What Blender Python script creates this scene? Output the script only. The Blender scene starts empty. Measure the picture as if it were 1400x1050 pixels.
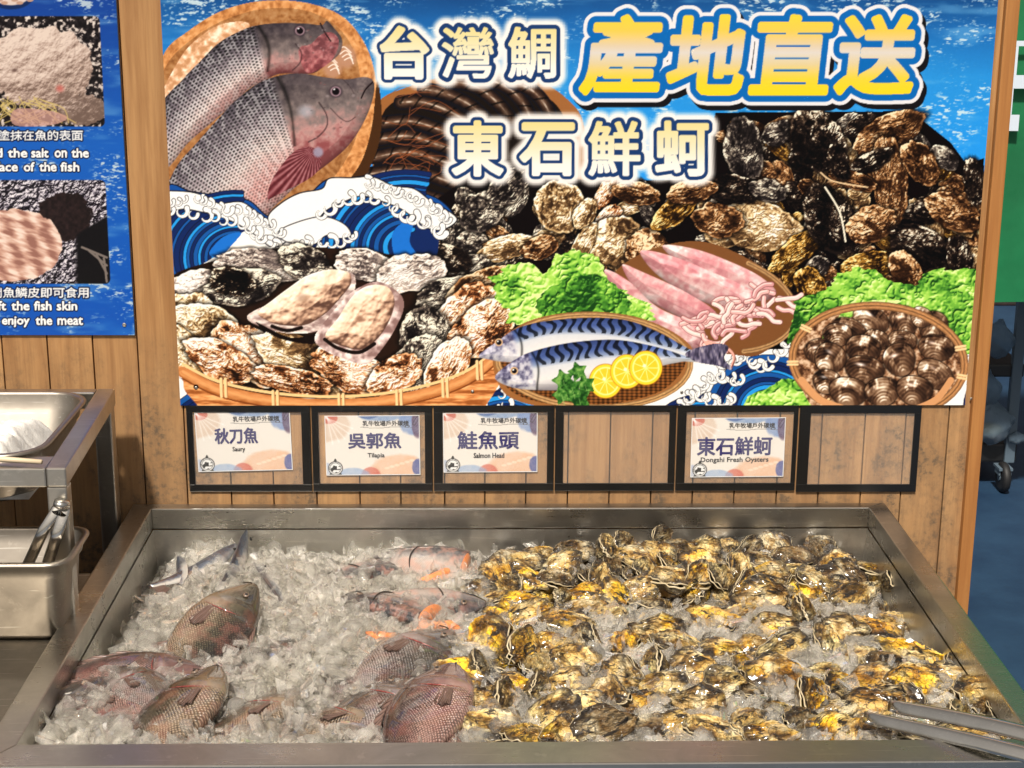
import bpy, bmesh, math, random
import numpy as np
from mathutils import Vector, Matrix, Euler
S = bpy.context.scene
C = S.collection
# ---------------------------------------------------------------- camera
CZ = 1.97                                   # eye height; the camera stands at x=0, y=0
FPX, PIT, YAW, ROL = 2205.99, .264034, .024497, .0060944
_cp, _sp, _cy, _sy = math.cos(PIT), math.sin(PIT), math.cos(YAW), math.sin(YAW)
FW = Vector((_sy*_cp, _cy*_cp, -_sp)); _r0 = Vector((_cy, -_sy, 0)); _u0 = _r0.cross(FW)
RT = _r0*math.cos(ROL)+_u0*math.sin(ROL); UP = -_r0*math.sin(ROL)+_u0*math.cos(ROL)
cd = bpy.data.cameras.new('camera'); cam = bpy.data.objects.new('camera', cd); C.objects.link(cam)
cd.sensor_width = 36; cd.lens = 36*FPX/1400; cd.clip_start = .05; cd.clip_end = 200
cam.matrix_world = Matrix(((RT.x, UP.x, -FW.x, 0), (RT.y, UP.y, -FW.y, 0), (RT.z, UP.z, -FW.z, CZ), (0, 0, 0, 1)))
S.camera = cam
# ---------------------------------------------------------------- light
SUN = Vector((-.16, -.60, .86)).normalized()
w = bpy.data.worlds.new('World'); S.world = w; w.use_nodes = True; nt = w.node_tree; nt.nodes.clear()
sky = nt.nodes.new('ShaderNodeTexSky'); sky.sky_type = 'NISHITA'; sky.sun_disc = False
sky.sun_elevation = math.asin(SUN.z); sky.sun_rotation = math.atan2(SUN.x, SUN.y); sky.dust_density = 4
hs = nt.nodes.new('ShaderNodeHueSaturation'); hs.inputs['Saturation'].default_value = .25
tint = nt.nodes.new('ShaderNodeMix'); tint.data_type = 'RGBA'; tint.blend_type = 'MULTIPLY'; tint.inputs[0].default_value = 1; tint.inputs[7].default_value = (1.0, .91, .80, 1)
bg = nt.nodes.new('ShaderNodeBackground'); bg.inputs[1].default_value = .085; wo = nt.nodes.new('ShaderNodeOutputWorld')
nt.links.new(sky.outputs[0], hs.inputs['Color']); nt.links.new(hs.outputs[0], tint.inputs[6]); nt.links.new(tint.outputs[2], bg.inputs[0]); nt.links.new(bg.outputs[0], wo.inputs[0])
sl_ = bpy.data.lights.new('sun', 'SUN'); sl_.energy = 4.6; sl_.angle = math.radians(3.5); sl_.color = (1, .93, .82)
sun = bpy.data.objects.new('sun', sl_); C.objects.link(sun); sun.rotation_euler = SUN.to_track_quat('Z', 'Y').to_euler()
S.view_settings.view_transform = 'Standard'; S.view_settings.look = 'None'; S.view_settings.exposure = 0.20; S.view_settings.gamma = 1
S.render.engine = 'CYCLES'
S.cycles.max_bounces = 22; S.cycles.transmission_bounces = 20; S.cycles.transparent_max_bounces = 24; S.cycles.glossy_bounces = 5; S.cycles.diffuse_bounces = 4
S.cycles.caustics_reflective = False; S.cycles.caustics_refractive = True; S.cycles.blur_glossy = .6; S.cycles.use_denoising = True; S.cycles.sample_clamp_indirect = 8

# ---------------------------------------------------------------- geometry of the view: points on real planes of the place
def ray(px, py): return (FW+RT*((px-700)/FPX)-UP*((py-525)/FPX))
def atY(px, py, Y):
    d = ray(px, py); return Vector((0, 0, CZ))+d*(Y/d.y)
def atZ(px, py, Z):
    d = ray(px, py); return Vector((0, 0, CZ))+d*((Z-CZ)/d.z)
def project(P):
    P = np.asarray(P, float)-np.array([0, 0, CZ]); d = P@np.array(FW)
    return 700+FPX*(P@np.array(RT))/d, 525-FPX*(P@np.array(UP))/d
# ---------------------------------------------------------------- object helpers
def link(name, me, mat=None, parent=None, loc=None, smooth=False):
    o = bpy.data.objects.new(name, me); C.objects.link(o)
    if mat is not None and len(me.materials) == 0: me.materials.append(mat)
    if parent is not None: o.parent = parent
    if loc is not None: o.location = loc
    if smooth: me.polygons.foreach_set('use_smooth', [True]*len(me.polygons))
    return o
def tag(o, label, cat, group=None):
    o['label'] = label; o['category'] = cat
    if group: o['group'] = group
    return o
def thing(name, label, cat, loc=(0, 0, 0), rz=0, group=None):
    o = bpy.data.objects.new(name, None); C.objects.link(o); o.location = loc; o.rotation_euler = (0, 0, rz); o.empty_display_size = .05
    return tag(o, label, cat, group)
def kind(o, k): o['kind'] = k; return o
class MB:
    """collects vertices and faces for one mesh"""
    def __init__(s): s.v = []; s.f = []
    def box(s, a, b):
        n = len(s.v); x0, y0, z0 = a; x1, y1, z1 = b
        s.v += [(x0, y0, z0), (x1, y0, z0), (x1, y1, z0), (x0, y1, z0), (x0, y0, z1), (x1, y0, z1), (x1, y1, z1), (x0, y1, z1)]
        s.f += [tuple(n+i for i in q) for q in ((0, 3, 2, 1), (4, 5, 6, 7), (0, 1, 5, 4), (1, 2, 6, 5), (2, 3, 7, 6), (3, 0, 4, 7))]; return s
    def tube(s, pts, r, n=10, cap=True):
        P = [Vector(p) for p in pts]; R = r if isinstance(r, (list, tuple)) else [r]*len(P); b = len(s.v); up = Vector((0, 0, 1))
        for i, p in enumerate(P):
            d = (P[min(i+1, len(P)-1)]-P[max(i-1, 0)]).normalized(); a = d.cross(up if abs(d.z) < .95 else Vector((1, 0, 0))).normalized(); c = a.cross(d)
            for k in range(n): t = 2*math.pi*k/n; s.v.append(tuple(p+(a*math.cos(t)+c*math.sin(t))*R[i]))
        for i in range(len(P)-1):
            for k in range(n): k2 = (k+1) % n; s.f.append((b+i*n+k, b+i*n+k2, b+(i+1)*n+k2, b+(i+1)*n+k))
        if cap: s.f.append(tuple(b+k for k in range(n))[::-1]); s.f.append(tuple(b+(len(P)-1)*n+k for k in range(n)))
        return s
    def loft(s, rings, closed=True, cap0=False, cap1=False):
        b = len(s.v); n = len(rings[0])
        for r in rings: s.v += [tuple(p) for p in r]
        for i in range(len(rings)-1):
            for k in range(n if closed else n-1): k2 = (k+1) % n; s.f.append((b+i*n+k, b+i*n+k2, b+(i+1)*n+k2, b+(i+1)*n+k))
        if cap0: s.f.append(tuple(b+k for k in range(n))[::-1])
        if cap1: s.f.append(tuple(b+(len(rings)-1)*n+k for k in range(n)))
        return s
    def mesh(s, name):
        me = bpy.data.meshes.new(name); me.from_pydata(s.v, [], s.f); me.update(); return me
    def build(s, name, mat, parent=None, loc=None, smooth=False, bevel=0, seg=2):
        me = s.mesh(name)
        if bevel:
            bm = bmesh.new(); bm.from_mesh(me); bmesh.ops.recalc_face_normals(bm, faces=bm.faces)
            bmesh.ops.bevel(bm, geom=[e for e in bm.edges if len(e.link_faces) == 2 and e.calc_face_angle(0) > .5], offset=bevel, segments=seg, affect='EDGES', profile=.6, clamp_overlap=True)
            bm.to_mesh(me); bm.free()
        return link(name, me, mat, parent, loc, smooth)
def rrect(x0, x1, y0, y1, z, r, n=6):
    out = []
    for cx, cy, a in ((x1-r, y1-r, 0), (x0+r, y1-r, 90), (x0+r, y0+r, 180), (x1-r, y0+r, 270)):
        for k in range(n+1): t = math.radians(a+90*k/n); out.append((cx+r*math.cos(t), cy+r*math.sin(t), z))
    return out
# ---------------------------------------------------------------- materials
class N:
    def __init__(s, name):
        s.m = bpy.data.materials.new(name); s.m.use_nodes = True; s.t = s.m.node_tree; s.b = s.t.nodes['Principled BSDF']; s.out = s.t.nodes['Material Output']
    def n(s, typ, **k):
        x = s.t.nodes.new('ShaderNode'+typ)
        for a, v in k.items():
            if a.startswith('i_'):
                key = a[2:].replace('_', ' '); key = int(key) if key.isdigit() else key
                s.set(x.inputs[key], v)
            else: setattr(x, a, v)
        return x
    def set(s, i, v):
        if hasattr(v, 'is_output') or isinstance(v, bpy.types.NodeSocket): s.t.links.new(v, i)
        elif isinstance(v, bpy.types.Node): s.t.links.new(v.outputs[0], i)
        else: i.default_value = v if not (isinstance(v, tuple) and len(v) == 3 and i.type == 'RGBA') else (*v, 1)
    def co(s, which='Object', scale=(1, 1, 1), rot=(0, 0, 0), rnd=0):
        c = s.n('TexCoord').outputs[which]
        if rnd:
            oi = s.n('ObjectInfo'); a = s.n('Math', operation='MULTIPLY', i_0=oi.outputs['Random'], i_1=rnd); v = s.n('CombineXYZ', i_0=a, i_1=a, i_2=a); c = s.n('VectorMath', operation='ADD', i_0=c, i_1=v).outputs[0]
        return s.n('Mapping', i_Vector=c, i_Scale=scale, i_Rotation=rot).outputs[0]
    def noise(s, co, scale=5, detail=4, rough=.55, dist=0): return s.n('TexNoise', i_Vector=co, i_Scale=scale, i_Detail=detail, i_Roughness=rough, i_Distortion=dist).outputs['Fac']
    def ramp(s, fac, stops, interp='LINEAR'):
        r = s.n('ValToRGB', i_Fac=fac); e = r.color_ramp.elements; r.color_ramp.interpolation = interp
        while len(e) < len(stops): e.new(.5)
        for k, (p, c) in enumerate(stops): e[k].position = p; e[k].color = (*c, 1) if isinstance(c, tuple) else (c, c, c, 1)
        return r.outputs[0]
    def mix(s, f, a, b, mode='MIX'):
        m = s.n('Mix', data_type='RGBA', blend_type=mode); s.set(m.inputs[0], f); s.set(m.inputs[6], a); s.set(m.inputs[7], b); return m.outputs[2]
    def math(s, op, a, b=0.): return s.n('Math', operation=op, i_0=a, i_1=b).outputs[0]
    def bump(s, h, strength=.3, dist=.002, normal=None):
        b = s.n('Bump', i_Height=h, i_Strength=strength, i_Distance=dist)
        if normal is not None: s.set(b.inputs['Normal'], normal)
        return b.outputs[0]
    def done(s, **k):
        for a, v in k.items(): s.set(s.b.inputs[a.replace('_', ' ')], v)
        return s.m
def plain(name, col, rough=.5, metal=0, **k): return N(name).done(Base_Color=col, Roughness=rough, Metallic=metal, **k)
def steel(name, base=(.40, .36, .31), rough=.3, grain=(3, 260, 260), wet=0., bmp=.08):
    m = N(name); g = m.noise(m.co('Object', grain), 1, 3, .6); p = m.noise(m.co('Object'), 9, 5, .65, .6)
    f = m.noise(m.co('Object'), 60, 3, .6); sc = m.ramp(m.noise(m.co('Object', (4, 90, 90), (0, 0, .35)), 2.2, 2, .5), [(.66, 0.), (.69, 1.)])
    col = m.mix(m.ramp(p, [(.35, 0.), (.72, 1.)]), base, tuple(c*.72 for c in base))
    sp_ = m.ramp(m.noise(m.co('Object'), 34, 4, .7), [(.60, 0.), (.66, .35)]); col = m.mix(sp_, col, tuple(min(1, c*1.25) for c in base)); col = m.mix(m.math('MULTIPLY', sc, .4), col, (.75, .72, .66))
    r = m.math('ADD', m.math('MULTIPLY', p, .26), m.math('ADD', m.math('MULTIPLY', g, .10), rough-.12))
    nb = m.bump(g, bmp, .0006)
    if wet:
        v = m.n('TexVoronoi', i_Vector=m.co('Object'), i_Scale=240.); d = m.ramp(v.outputs['Distance'], [(0, 1.), (.32, 0.)])
        d = m.math('MULTIPLY', d, m.ramp(m.noise(m.co('Object'), 7, 3), [(.48, 0.), (.60, 1.)])); nb = m.bump(d, .35, .001, nb)
        col = m.mix(m.math('MULTIPLY', m.ramp(f, [(.4, 0.), (.7, 1.)]), m.ramp(m.noise(m.co('Object', (3, 3, 12)), 2, 4), [(.45, 0.), (.62, .5)])), col, (.70, .66, .60))
    return m.done(Base_Color=col, Metallic=1., Roughness=r, Normal=nb)
def wood(name, lo, hi, dirt=.5, sat=1.):
    m = N(name); co = m.co('Object', (1, 1, .07), rnd=37.); g = m.noise(co, 46, 5, .6, .5); g2 = m.noise(m.co('Object', (1, 1, .03), rnd=37.), 190, 3, .6)
    col = m.ramp(g, [(.30, lo), (.62, hi)]); col = m.mix(m.ramp(g2, [(.45, 0.), (.75, .35)]), col, tuple(c*.55 for c in lo))
    kn = m.n('TexVoronoi', i_Vector=m.co('Object', (1, 1, .30), rnd=11.), i_Scale=7.); k = m.ramp(kn.outputs['Distance'], [(.02, 1.), (.085, 0.)])
    col = m.mix(m.math('MULTIPLY', k, .8), col, (.12, .05, .015))
    oi = m.n('ObjectInfo').outputs['Random']; col = m.mix(m.ramp(oi, [(0, 0.), (1, .55)]), col, tuple(c*.72 for c in lo))
    wp = m.n('NewGeometry').outputs['Position']; z = m.n('SeparateXYZ', i_0=wp).outputs[2]
    low = m.n('MapRange', i_Value=z, i_1=1.25, i_2=1.0, i_3=0., i_4=1.).outputs[0]
    st = m.ramp(m.noise(m.n('Mapping', i_Vector=wp, i_Scale=(1, 1, .55)).outputs[0], 9, 6, .72), [(.43, 0.), (.60, 1.)])
    sp = m.ramp(m.noise(wp, 70, 5, .75), [(.47, 0.), (.60, 1.)])
    dd = m.math('MULTIPLY', m.math('MULTIPLY', st, m.math('ADD', m.math('MULTIPLY', sp, .6), .35)), low)
    col = m.mix(m.math('MULTIPLY', dd, dirt), col, (.045, .032, .022)); col = m.mix(m.math('MULTIPLY', low, .22*dirt), col, (.34, .24, .15))
    return m.done(Base_Color=col, Roughness=.62, Normal=m.bump(g, .25, .0012))
M = {}
M['steel'] = steel('brushed_steel', (.54, .51, .46), .26); M['steel_dark'] = steel('worn_steel', (.26, .24, .21), .34); M['steel_wet'] = steel('wet_steel', (.60, .58, .54), .25, (3, 260, 260), 1.); M['steel_rim'] = steel('rim_steel', (.56, .54, .50), .24)
M['steel_bright'] = steel('polished_steel', (.66, .64, .60), .12, (90, 90, 90), 0., .01)
M['plank'] = wood('pine_plank', (.29, .130, .040), (.50, .270, .105), 1.0); M['trim'] = wood('stained_pine', (.36, .135, .030), (.52, .235, .065), .1)
M['black'] = N('black_tape').done(Base_Color=(.006, .006, .0065), Roughness=.28)
M['dark'] = plain('dark_backing', (.012, .010, .009), .8)
def print_mat(name, rough=.35, coat=.15):
    m = N(name); a = m.n('VertexColor', layer_name='print'); return m.done(Base_Color=a.outputs[0], Roughness=rough, Coat_Weight=coat*.5, Coat_Roughness=.25, Specular_IOR_Level=.15)
M['print'] = print_mat('banner_print')
def print_sheet(name, x0, x1, z0, z1, Y, nx, nz, colour, parent, mat):
    """fine flat sheet facing -y; colour(P) gives sRGB per vertex"""
    xs = np.linspace(x0, x1, nx); zs = np.linspace(z0, z1, nz); Xg, Zg = np.meshgrid(xs, zs)
    V = np.stack([Xg, np.full_like(Xg, Y), Zg], -1).reshape(-1, 3)
    i = np.arange(nz-1)[:, None]*nx+np.arange(nx-1)[None]; F = np.stack([i, i+1, i+1+nx, i+nx], -1).reshape(-1, 4)
    me = bpy.data.meshes.new(name); me.vertices.add(len(V)); me.vertices.foreach_set('co', V.ravel().astype(np.float32))
    me.loops.add(F.size); me.loops.foreach_set('vertex_index', F.ravel().astype(np.int32)); me.polygons.add(len(F)); me.polygons.foreach_set('loop_start', np.arange(0, F.size, 4, dtype=np.int32))
    me.update(calc_edges=True); a = me.color_attributes.new('print', 'BYTE_COLOR', 'POINT'); col = np.ones((len(V), 4), np.float32); col[:, :3] = np.clip(colour(V), 0, 1)*.93
    a.data.foreach_set('color_srgb', col.ravel()); me.update()
    return link(name, me, mat, parent)
def text_tris(body, offset=0., res=3):
    c = bpy.data.curves.new('t', 'FONT'); c.body = body; c.fill_mode = 'FRONT'; c.resolution_u = res; c.offset = offset
    o = bpy.data.objects.new('t', c); C.objects.link(o); dg = bpy.context.evaluated_depsgraph_get(); me = bpy.data.meshes.new_from_object(o.evaluated_get(dg))
    bpy.data.objects.remove(o); bpy.data.curves.remove(c); me.calc_loop_triangles()
    V = np.array([v.co[:2] for v in me.vertices]); T = np.array([t.vertices[:] for t in me.loop_triangles]); bpy.data.meshes.remove(me); return V, T
def text_mesh(body, x0, x1, z0, z1, Y, name, mat, parent, offset=0., shear=0.):
    """flat lettering fitted into a rectangle of the plane y=Y"""
    V, T = text_tris(body, offset); a, b = V.min(0), V.max(0)
    X = x0+(V[:, 0]-a[0])/(b[0]-a[0])*(x1-x0); Z = z0+(V[:, 1]-a[1])/(b[1]-a[1])*(z1-z0)
    me = bpy.data.meshes.new(name); me.from_pydata([(x, Y, z) for x, z in zip(X, Z)], [], T.tolist()); me.update(); return link(name, me, mat, parent)
# ---------------------------------------------------------------- flat print of the posters
# The printed pictures are painted here as numbers (one colour per vertex of a fine sheet).
PS = 2.0; PX0 = -60.0; PY0 = -160.0; PW = 1480; PH = 740
CV = np.zeros((int(PH*PS), int(PW*PS), 3), np.float32)

def _h(ix, iy, seed):
    a = (ix.astype(np.int64)*374761393 + iy.astype(np.int64)*668265263 + seed*982451653) & 0xffffffff
    a = ((a ^ (a >> 13))*1274126177) & 0xffffffff
    return ((a ^ (a >> 16)) & 0xffff).astype(np.float32)/65535.0
def vnoise(x, y, seed=0):
    xi = np.floor(x); yi = np.floor(y); fx = x-xi; fy = y-yi
    fx = fx*fx*(3-2*fx); fy = fy*fy*(3-2*fy)
    return ((_h(xi, yi, seed)*(1-fx)+_h(xi+1, yi, seed)*fx)*(1-fy)
            + (_h(xi, yi+1, seed)*(1-fx)+_h(xi+1, yi+1, seed)*fx)*fy)
def fbm(x, y, seed=0, o=4):
    s = 0; a = .5; t = 0
    for k in range(o):
        s = s + a*vnoise(x, y, seed+k*17); t += a; x = x*2.03+5.1; y = y*2.03+9.7; a *= .5
    return s/t
def sm(a, b, x):
    t = np.clip((x-a)/(b-a), 0, 1); return t*t*(3-2*t)
def c3(*c): return np.array(c, np.float32)/255.
def ramp(t, stops):
    xs = [s[0] for s in stops]
    return np.stack([np.interp(t, xs, [s[1][k]/255. for s in stops]) for k in range(3)], -1).astype(np.float32)
def box(x0, y0, x1, y1):
    j0 = max(0, int((x0-PX0)*PS)); j1 = min(CV.shape[1], int((x1-PX0)*PS)+1)
    i0 = max(0, int((y0-PY0)*PS)); i1 = min(CV.shape[0], int((y1-PY0)*PS)+1)
    if j1 <= j0 or i1 <= i0: return None
    X, Y = np.meshgrid(PX0+(np.arange(j0, j1)+.5)/PS, PY0+(np.arange(i0, i1)+.5)/PS)
    return (slice(i0, i1), slice(j0, j1)), X.astype(np.float32), Y.astype(np.float32)
def put(sl, col, a):
    a = np.asarray(a, np.float32)[..., None]
    CV[sl] = CV[sl]*(1-a)+np.asarray(col, np.float32)*a
def cr(p, n=6, closed=True):
    p = [np.array(q, float) for q in p]; N = len(p); out = []
    for i in range(N if closed else N-1):
        if closed: a, b, c, d = p[i-1], p[i], p[(i+1) % N], p[(i+2) % N]
        else: a, b, c, d = p[max(i-1, 0)], p[i], p[i+1], p[min(i+2, N-1)]
        for k in range(n):
            t = k/n
            out.append(.5*((2*b)+(c-a)*t+(2*a-5*b+4*c-d)*t*t+(3*b-a-3*c+d)*t**3))
    if not closed: out.append(p[-1])
    return np.array(out)
def inside(pts, X, Y):
    r = np.zeros(X.shape, bool)
    for (x0, y0), (x1, y1) in zip(pts, np.roll(pts, -1, 0)):
        if y0 == y1: continue
        lo, hi = min(y0, y1), max(y0, y1)
        rows = (Y[:, 0] > lo) & (Y[:, 0] <= hi)
        if not rows.any(): continue
        xc = x0+(Y[rows]-y0)/(y1-y0)*(x1-x0)
        r[rows] ^= X[rows] < xc
    return r
def dist(pts, X, Y, closed=False):
    """distance to a polyline, arc position of the nearest point, side"""
    P = np.array(pts, np.float32)
    if closed: P = np.vstack([P, P[:1]])
    best = np.full(X.shape, 1e9, np.float32); S = np.zeros_like(best); G = np.ones_like(best); L = 0
    for a, b in zip(P[:-1], P[1:]):
        d = b-a; l = float(np.hypot(*d))+1e-6
        t = np.clip(((X-a[0])*d[0]+(Y-a[1])*d[1])/l/l, 0, 1)
        ex = X-(a[0]+t*d[0]); ey = Y-(a[1]+t*d[1]); q = ex*ex+ey*ey; m = q < best
        best[m] = q[m]; S[m] = (L+t*l)[m]; G[m] = np.sign(d[0]*ey-d[1]*ex)[m]; L += l
    return np.sqrt(best), S, G, L
def bb(pts, m=4):
    p = np.array(pts); return box(p[:, 0].min()-m, p[:, 1].min()-m, p[:, 0].max()+m, p[:, 1].max()+m)
def fill(pts, col, smooth=True, edge=None, a=1):
    P = cr(pts) if smooth else np.array(pts, float); g = bb(P)
    if g is None: return
    sl, X, Y = g; m = inside(P, X, Y)
    put(sl, col(X, Y) if callable(col) else col, m*a)
    if edge:
        d = dist(P, X, Y, True)[0]; put(sl, edge[0], np.clip(edge[1]/2+.5-d, 0, 1))
def stroke(pts, w, col, smooth=True, a=1, taper=False):
    P = cr(pts, 5, False) if smooth and len(pts) > 2 else np.array(pts, float); g = bb(P, w+2)
    if g is None: return
    sl, X, Y = g; d, S, G, L = dist(P, X, Y)
    ww = w/2*(1-.8*S/L) if taper else w/2
    put(sl, col(X, Y, d, S, G, L) if callable(col) else col, np.clip((ww-d)*1.5+.5, 0, 1)*a)
def blob(cx, cy, rx, ry, col, soft=.3, a=1):
    g = box(cx-rx*1.1, cy-ry*1.1, cx+rx*1.1, cy+ry*1.1)
    if g is None: return
    sl, X, Y = g; r = np.hypot((X-cx)/rx, (Y-cy)/ry); put(sl, col, (1-sm(1-soft, 1, r))*a)

LIGHT = np.array([-.35, -.72, .6])
def lit(h, k=1.0):
    gy, gx = np.gradient(h*k*PS); n = np.sqrt(gx*gx+gy*gy+1)
    return np.clip((-gx*LIGHT[0]-gy*LIGHT[1]+LIGHT[2])/n, 0, 1.2)

PAL = {
 'grey':  [(0, (18, 14, 14)), (.35, (60, 52, 50)), (.6, (130, 118, 106)), (.8, (190, 178, 160)), (1, (240, 232, 215))],
 'cream': [(0, (50, 34, 22)), (.3, (150, 116, 78)), (.55, (214, 186, 140)), (.8, (240, 222, 186)), (1, (255, 248, 230))],
 'tan':   [(0, (26, 14, 8)), (.35, (92, 60, 36)), (.6, (168, 120, 78)), (.8, (206, 164, 118)), (1, (240, 216, 180))],
 'dark':  [(0, (8, 6, 6)), (.5, (36, 26, 22)), (.75, (92, 74, 60)), (.9, (170, 150, 128)), (1, (235, 225, 205))],
 'gold':  [(0, (24, 14, 8)), (.35, (110, 76, 30)), (.6, (196, 146, 66)), (.8, (228, 186, 110)), (1, (250, 228, 170))],
 'rust': [(0, (30, 18, 12)), (.22, (112, 64, 36)), (.45, (206, 142, 92)), (.7, (240, 204, 164)), (1, (255, 246, 232))],
 'white': [(0, (70, 60, 60)), (.3, (176, 160, 150)), (.55, (226, 212, 200)), (.8, (244, 236, 226)), (1, (255, 252, 246))]}
def oyster_print(cx, cy, rx, ry, rot=0, pal='tan', seed=1, streak=1.0, shadow=True, gain=1.0):
    R = max(rx, ry)*1.35; g = box(cx-R, cy-R, cx+R, cy+R)
    if g is None: return
    sl, X, Y = g; a = math.radians(rot); ca, sa = math.cos(a), math.sin(a)
    u = ((X-cx)*ca+(Y-cy)*sa)/rx; v = (-(X-cx)*sa+(Y-cy)*ca)/ry
    th = np.arctan2(v, u); r = np.hypot(u, v)
    Rb = 1+.34*(fbm(np.cos(th)*1.6+seed*3.1, np.sin(th)*1.6+7, seed, 3)-.5)+.10*(vnoise(np.cos(th)*7+seed, np.sin(th)*7, seed+5)-.5)
    q = r/Rb
    if shadow: put(sl, c3(8, 5, 4), (1-sm(.92, 1.22, q))*.85)
    fr = R/26
    wx = fbm(X/9/fr**.5+seed, Y/9/fr**.5, seed+2, 3); wy = fbm(X/9/fr**.5, Y/9/fr**.5+seed*2, seed+3, 3)
    U = u+.55*(wx-.5); V = v+.55*(wy-.5)
    uo = u+.45; rr = np.hypot(uo*.8+.35*(wx-.5), v+.35*(wy-.5))
    rings = 1-np.abs(np.sin(rr*9+wx*5))**.6
    n = fbm(U*4*fr+seed, V*6*fr, seed+9, 4); n2 = fbm(X/2.6, Y/2.6, seed+4, 3)
    h = np.sqrt(np.clip(1.02-q*q, 0, 1))*R*.42+rings*R*.045*streak+n*R*.13+n2*1.3
    L = lit(h, 1.0); pt = fbm(X/R*2.6+seed, Y/R*2.6, seed+31, 3); pq = fbm(U*2.2+seed, V*9, seed+33, 3)
    t = (.44+1.5*(pt-.5)+.9*(n-.5)+.5*(pq-.5)+(.5-rings)*.2+(n2-.5)*.5)*(.30+.95*L)*gain
    t = np.clip(t+.28*sm(.60, .74, pq*.6+n2*.4), 0, 1)*(1-.75*sm(.58, .70, fbm(X/R*3.2, Y/R*4+seed, seed+41, 4)))
    edge = sm(.86, .95, q)*(fbm(th*3+3, q*3, seed, 2) > .45)
    t = np.clip(t+edge*.35, 0, 1)
    put(sl, ramp(t, PAL[pal]), np.clip((1-q)*R*1.2, 0, 1))

def meat(pts, seed=1):
    P = cr(pts); g = bb(P); sl, X, Y = g; m = inside(P, X, Y); d = dist(P, X, Y, True)[0]
    h = np.sqrt(np.clip(d/20, 0, 1))*13+fbm(X/17, Y/17, seed, 3)*12+fbm(X/5, Y/5, seed+3, 2)*.8; L = lit(h, .8)
    col = ramp(np.clip(L*.98-.02, 0, 1), [(0, (92, 66, 56)), (.30, (186, 148, 124)), (.6, (234, 202, 174)), (.88, (250, 232, 212)), (1, (255, 252, 248))])
    put(sl, col, m*np.clip(d, 0, 1))

def sea(x0, y0, x1, y1, stops):
    sl, X, Y = box(x0, y0, x1, y1)
    put(sl, ramp(Y+20*fbm(X/60, Y/40, 3, 3)-10, stops), 1)
    n = fbm(X/60, Y/14, 8, 3); put(sl, c3(130, 190, 230), sm(.55, .85, n)*.35)
    f = fbm(X/9+Y/30, Y/3.2-X/40, 12, 3); g = fbm(X/50, Y/25, 15, 3)
    put(sl, c3(215, 226, 225), sm(.61, .70, f)*sm(.50, .66, g)*.8); f2 = fbm(X/5+Y/20, Y/1.9-X/30, 19, 2); put(sl, c3(190, 214, 226), sm(.66, .78, f2)*sm(.40, .62, g)*.6)

def fish_print(outline, spine, half, head, seed, tint=0.):
    P = cr(outline); g = bb(P); sl, X, Y = g; m = inside(P, X, Y); de = dist(P, X, Y, True)[0]
    d, S, G, L = dist(cr(spine, 8, False), X, Y); t = G*d/half     # -1 back .. +1 belly
    cell = 5.6; ro = np.floor(S/cell); f = S/cell-ro; gq = (t*half/4.4+.5*(ro % 2)); gq = gq-np.floor(gq)
    sc = sm(.8, .30, np.hypot((f-.2)*1.2, (gq-.5)*1.8))*(.65+.7*fbm(X/9, Y/9, seed+8, 3))
    base = ramp(t+.18*(fbm(X/14, Y/14, seed, 3)-.5), [(-1.1, (38, 34, 40)), (-.55, (84, 78, 86)), (-.1, (142, 132, 140)), (.3, (196, 182, 186)), (.7, (232, 212, 208)), (1.2, (222, 172, 168))])
    col = base*(1-(.66*sc*(S < L*head)*(1-.45*sm(.3, 1., t)))[..., None])
    hi = ((1-sc)*sm(.45, .62, fbm(X/5, Y/5, seed+3, 2))*(S < L*head)*.35)[..., None]; col = col*(1-hi)+.93*hi
    hd = sm(L*head-6, L*head+5, S)[..., None]
    hc = ramp(t+.9*(fbm(X/7, Y/7, seed+6, 4)-.5), [(-1, (52, 46, 52)), (-.3, (92, 82, 84)), (.2, (136, 122, 120)), (.7, (196, 150, 146)), (1.2, (150, 84, 86))])
    col = col*(1-hd)+hc*hd
    # gill cover curve
    gl = np.exp(-((S-L*head-2-9*np.cos(t*1.6))/2.6)**2)*(np.abs(t) < .95); col = col*(1-.5*gl[..., None])
    h = np.sqrt(np.clip(de/16, 0, 1))*9; Ls = .62+.5*lit(h, 1)
    put(sl, np.clip(col*Ls[..., None], 0, 1), m*np.clip(de*1.5, 0, 1))

def lettuce(pts, seed=1, dark=0.):
    P = cr(pts, 14); k = np.arange(len(P)); cen = P.mean(0)
    rnd = np.random.RandomState(seed); w = 1+.035*np.sin(k*1.3+rnd.rand()*6)*(.4+rnd.rand(len(P))*.6)+.05*np.sin(k*.37+2*np.sin(k*.11))
    P = cen+(P-cen)*w[:, None]; sl, X, Y = bb(P); m = inside(P, X, Y); de = dist(P, X, Y, True)[0]
    wx = fbm(X/16, Y/16, seed, 3); wy = fbm(X/16+9, Y/16, seed+1, 3)
    rd = np.abs(np.sin((wx*7+wy*5)+X/22)); h = rd*7+fbm(X/14, Y/14, seed+2, 2)*3
    L = lit(h, .30); vn = np.abs(fbm(X/16+wx*2, Y/16+wy*2, seed+12, 2)-.5); t = np.clip(.62+.22*sm(.035, .0, vn)+1.0*(L-.6)+.9*(fbm(X/26, Y/26, seed+4, 2)-.5)-.25*sm(.12, 0, rd)-dark*1.3, 0, 1)
    put(sl, ramp(t, [(0, (26, 66, 26)), (.3, (74, 134, 48)), (.55, (130, 190, 70)), (.8, (176, 216, 100)), (1, (214, 236, 156))]), m)

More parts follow.
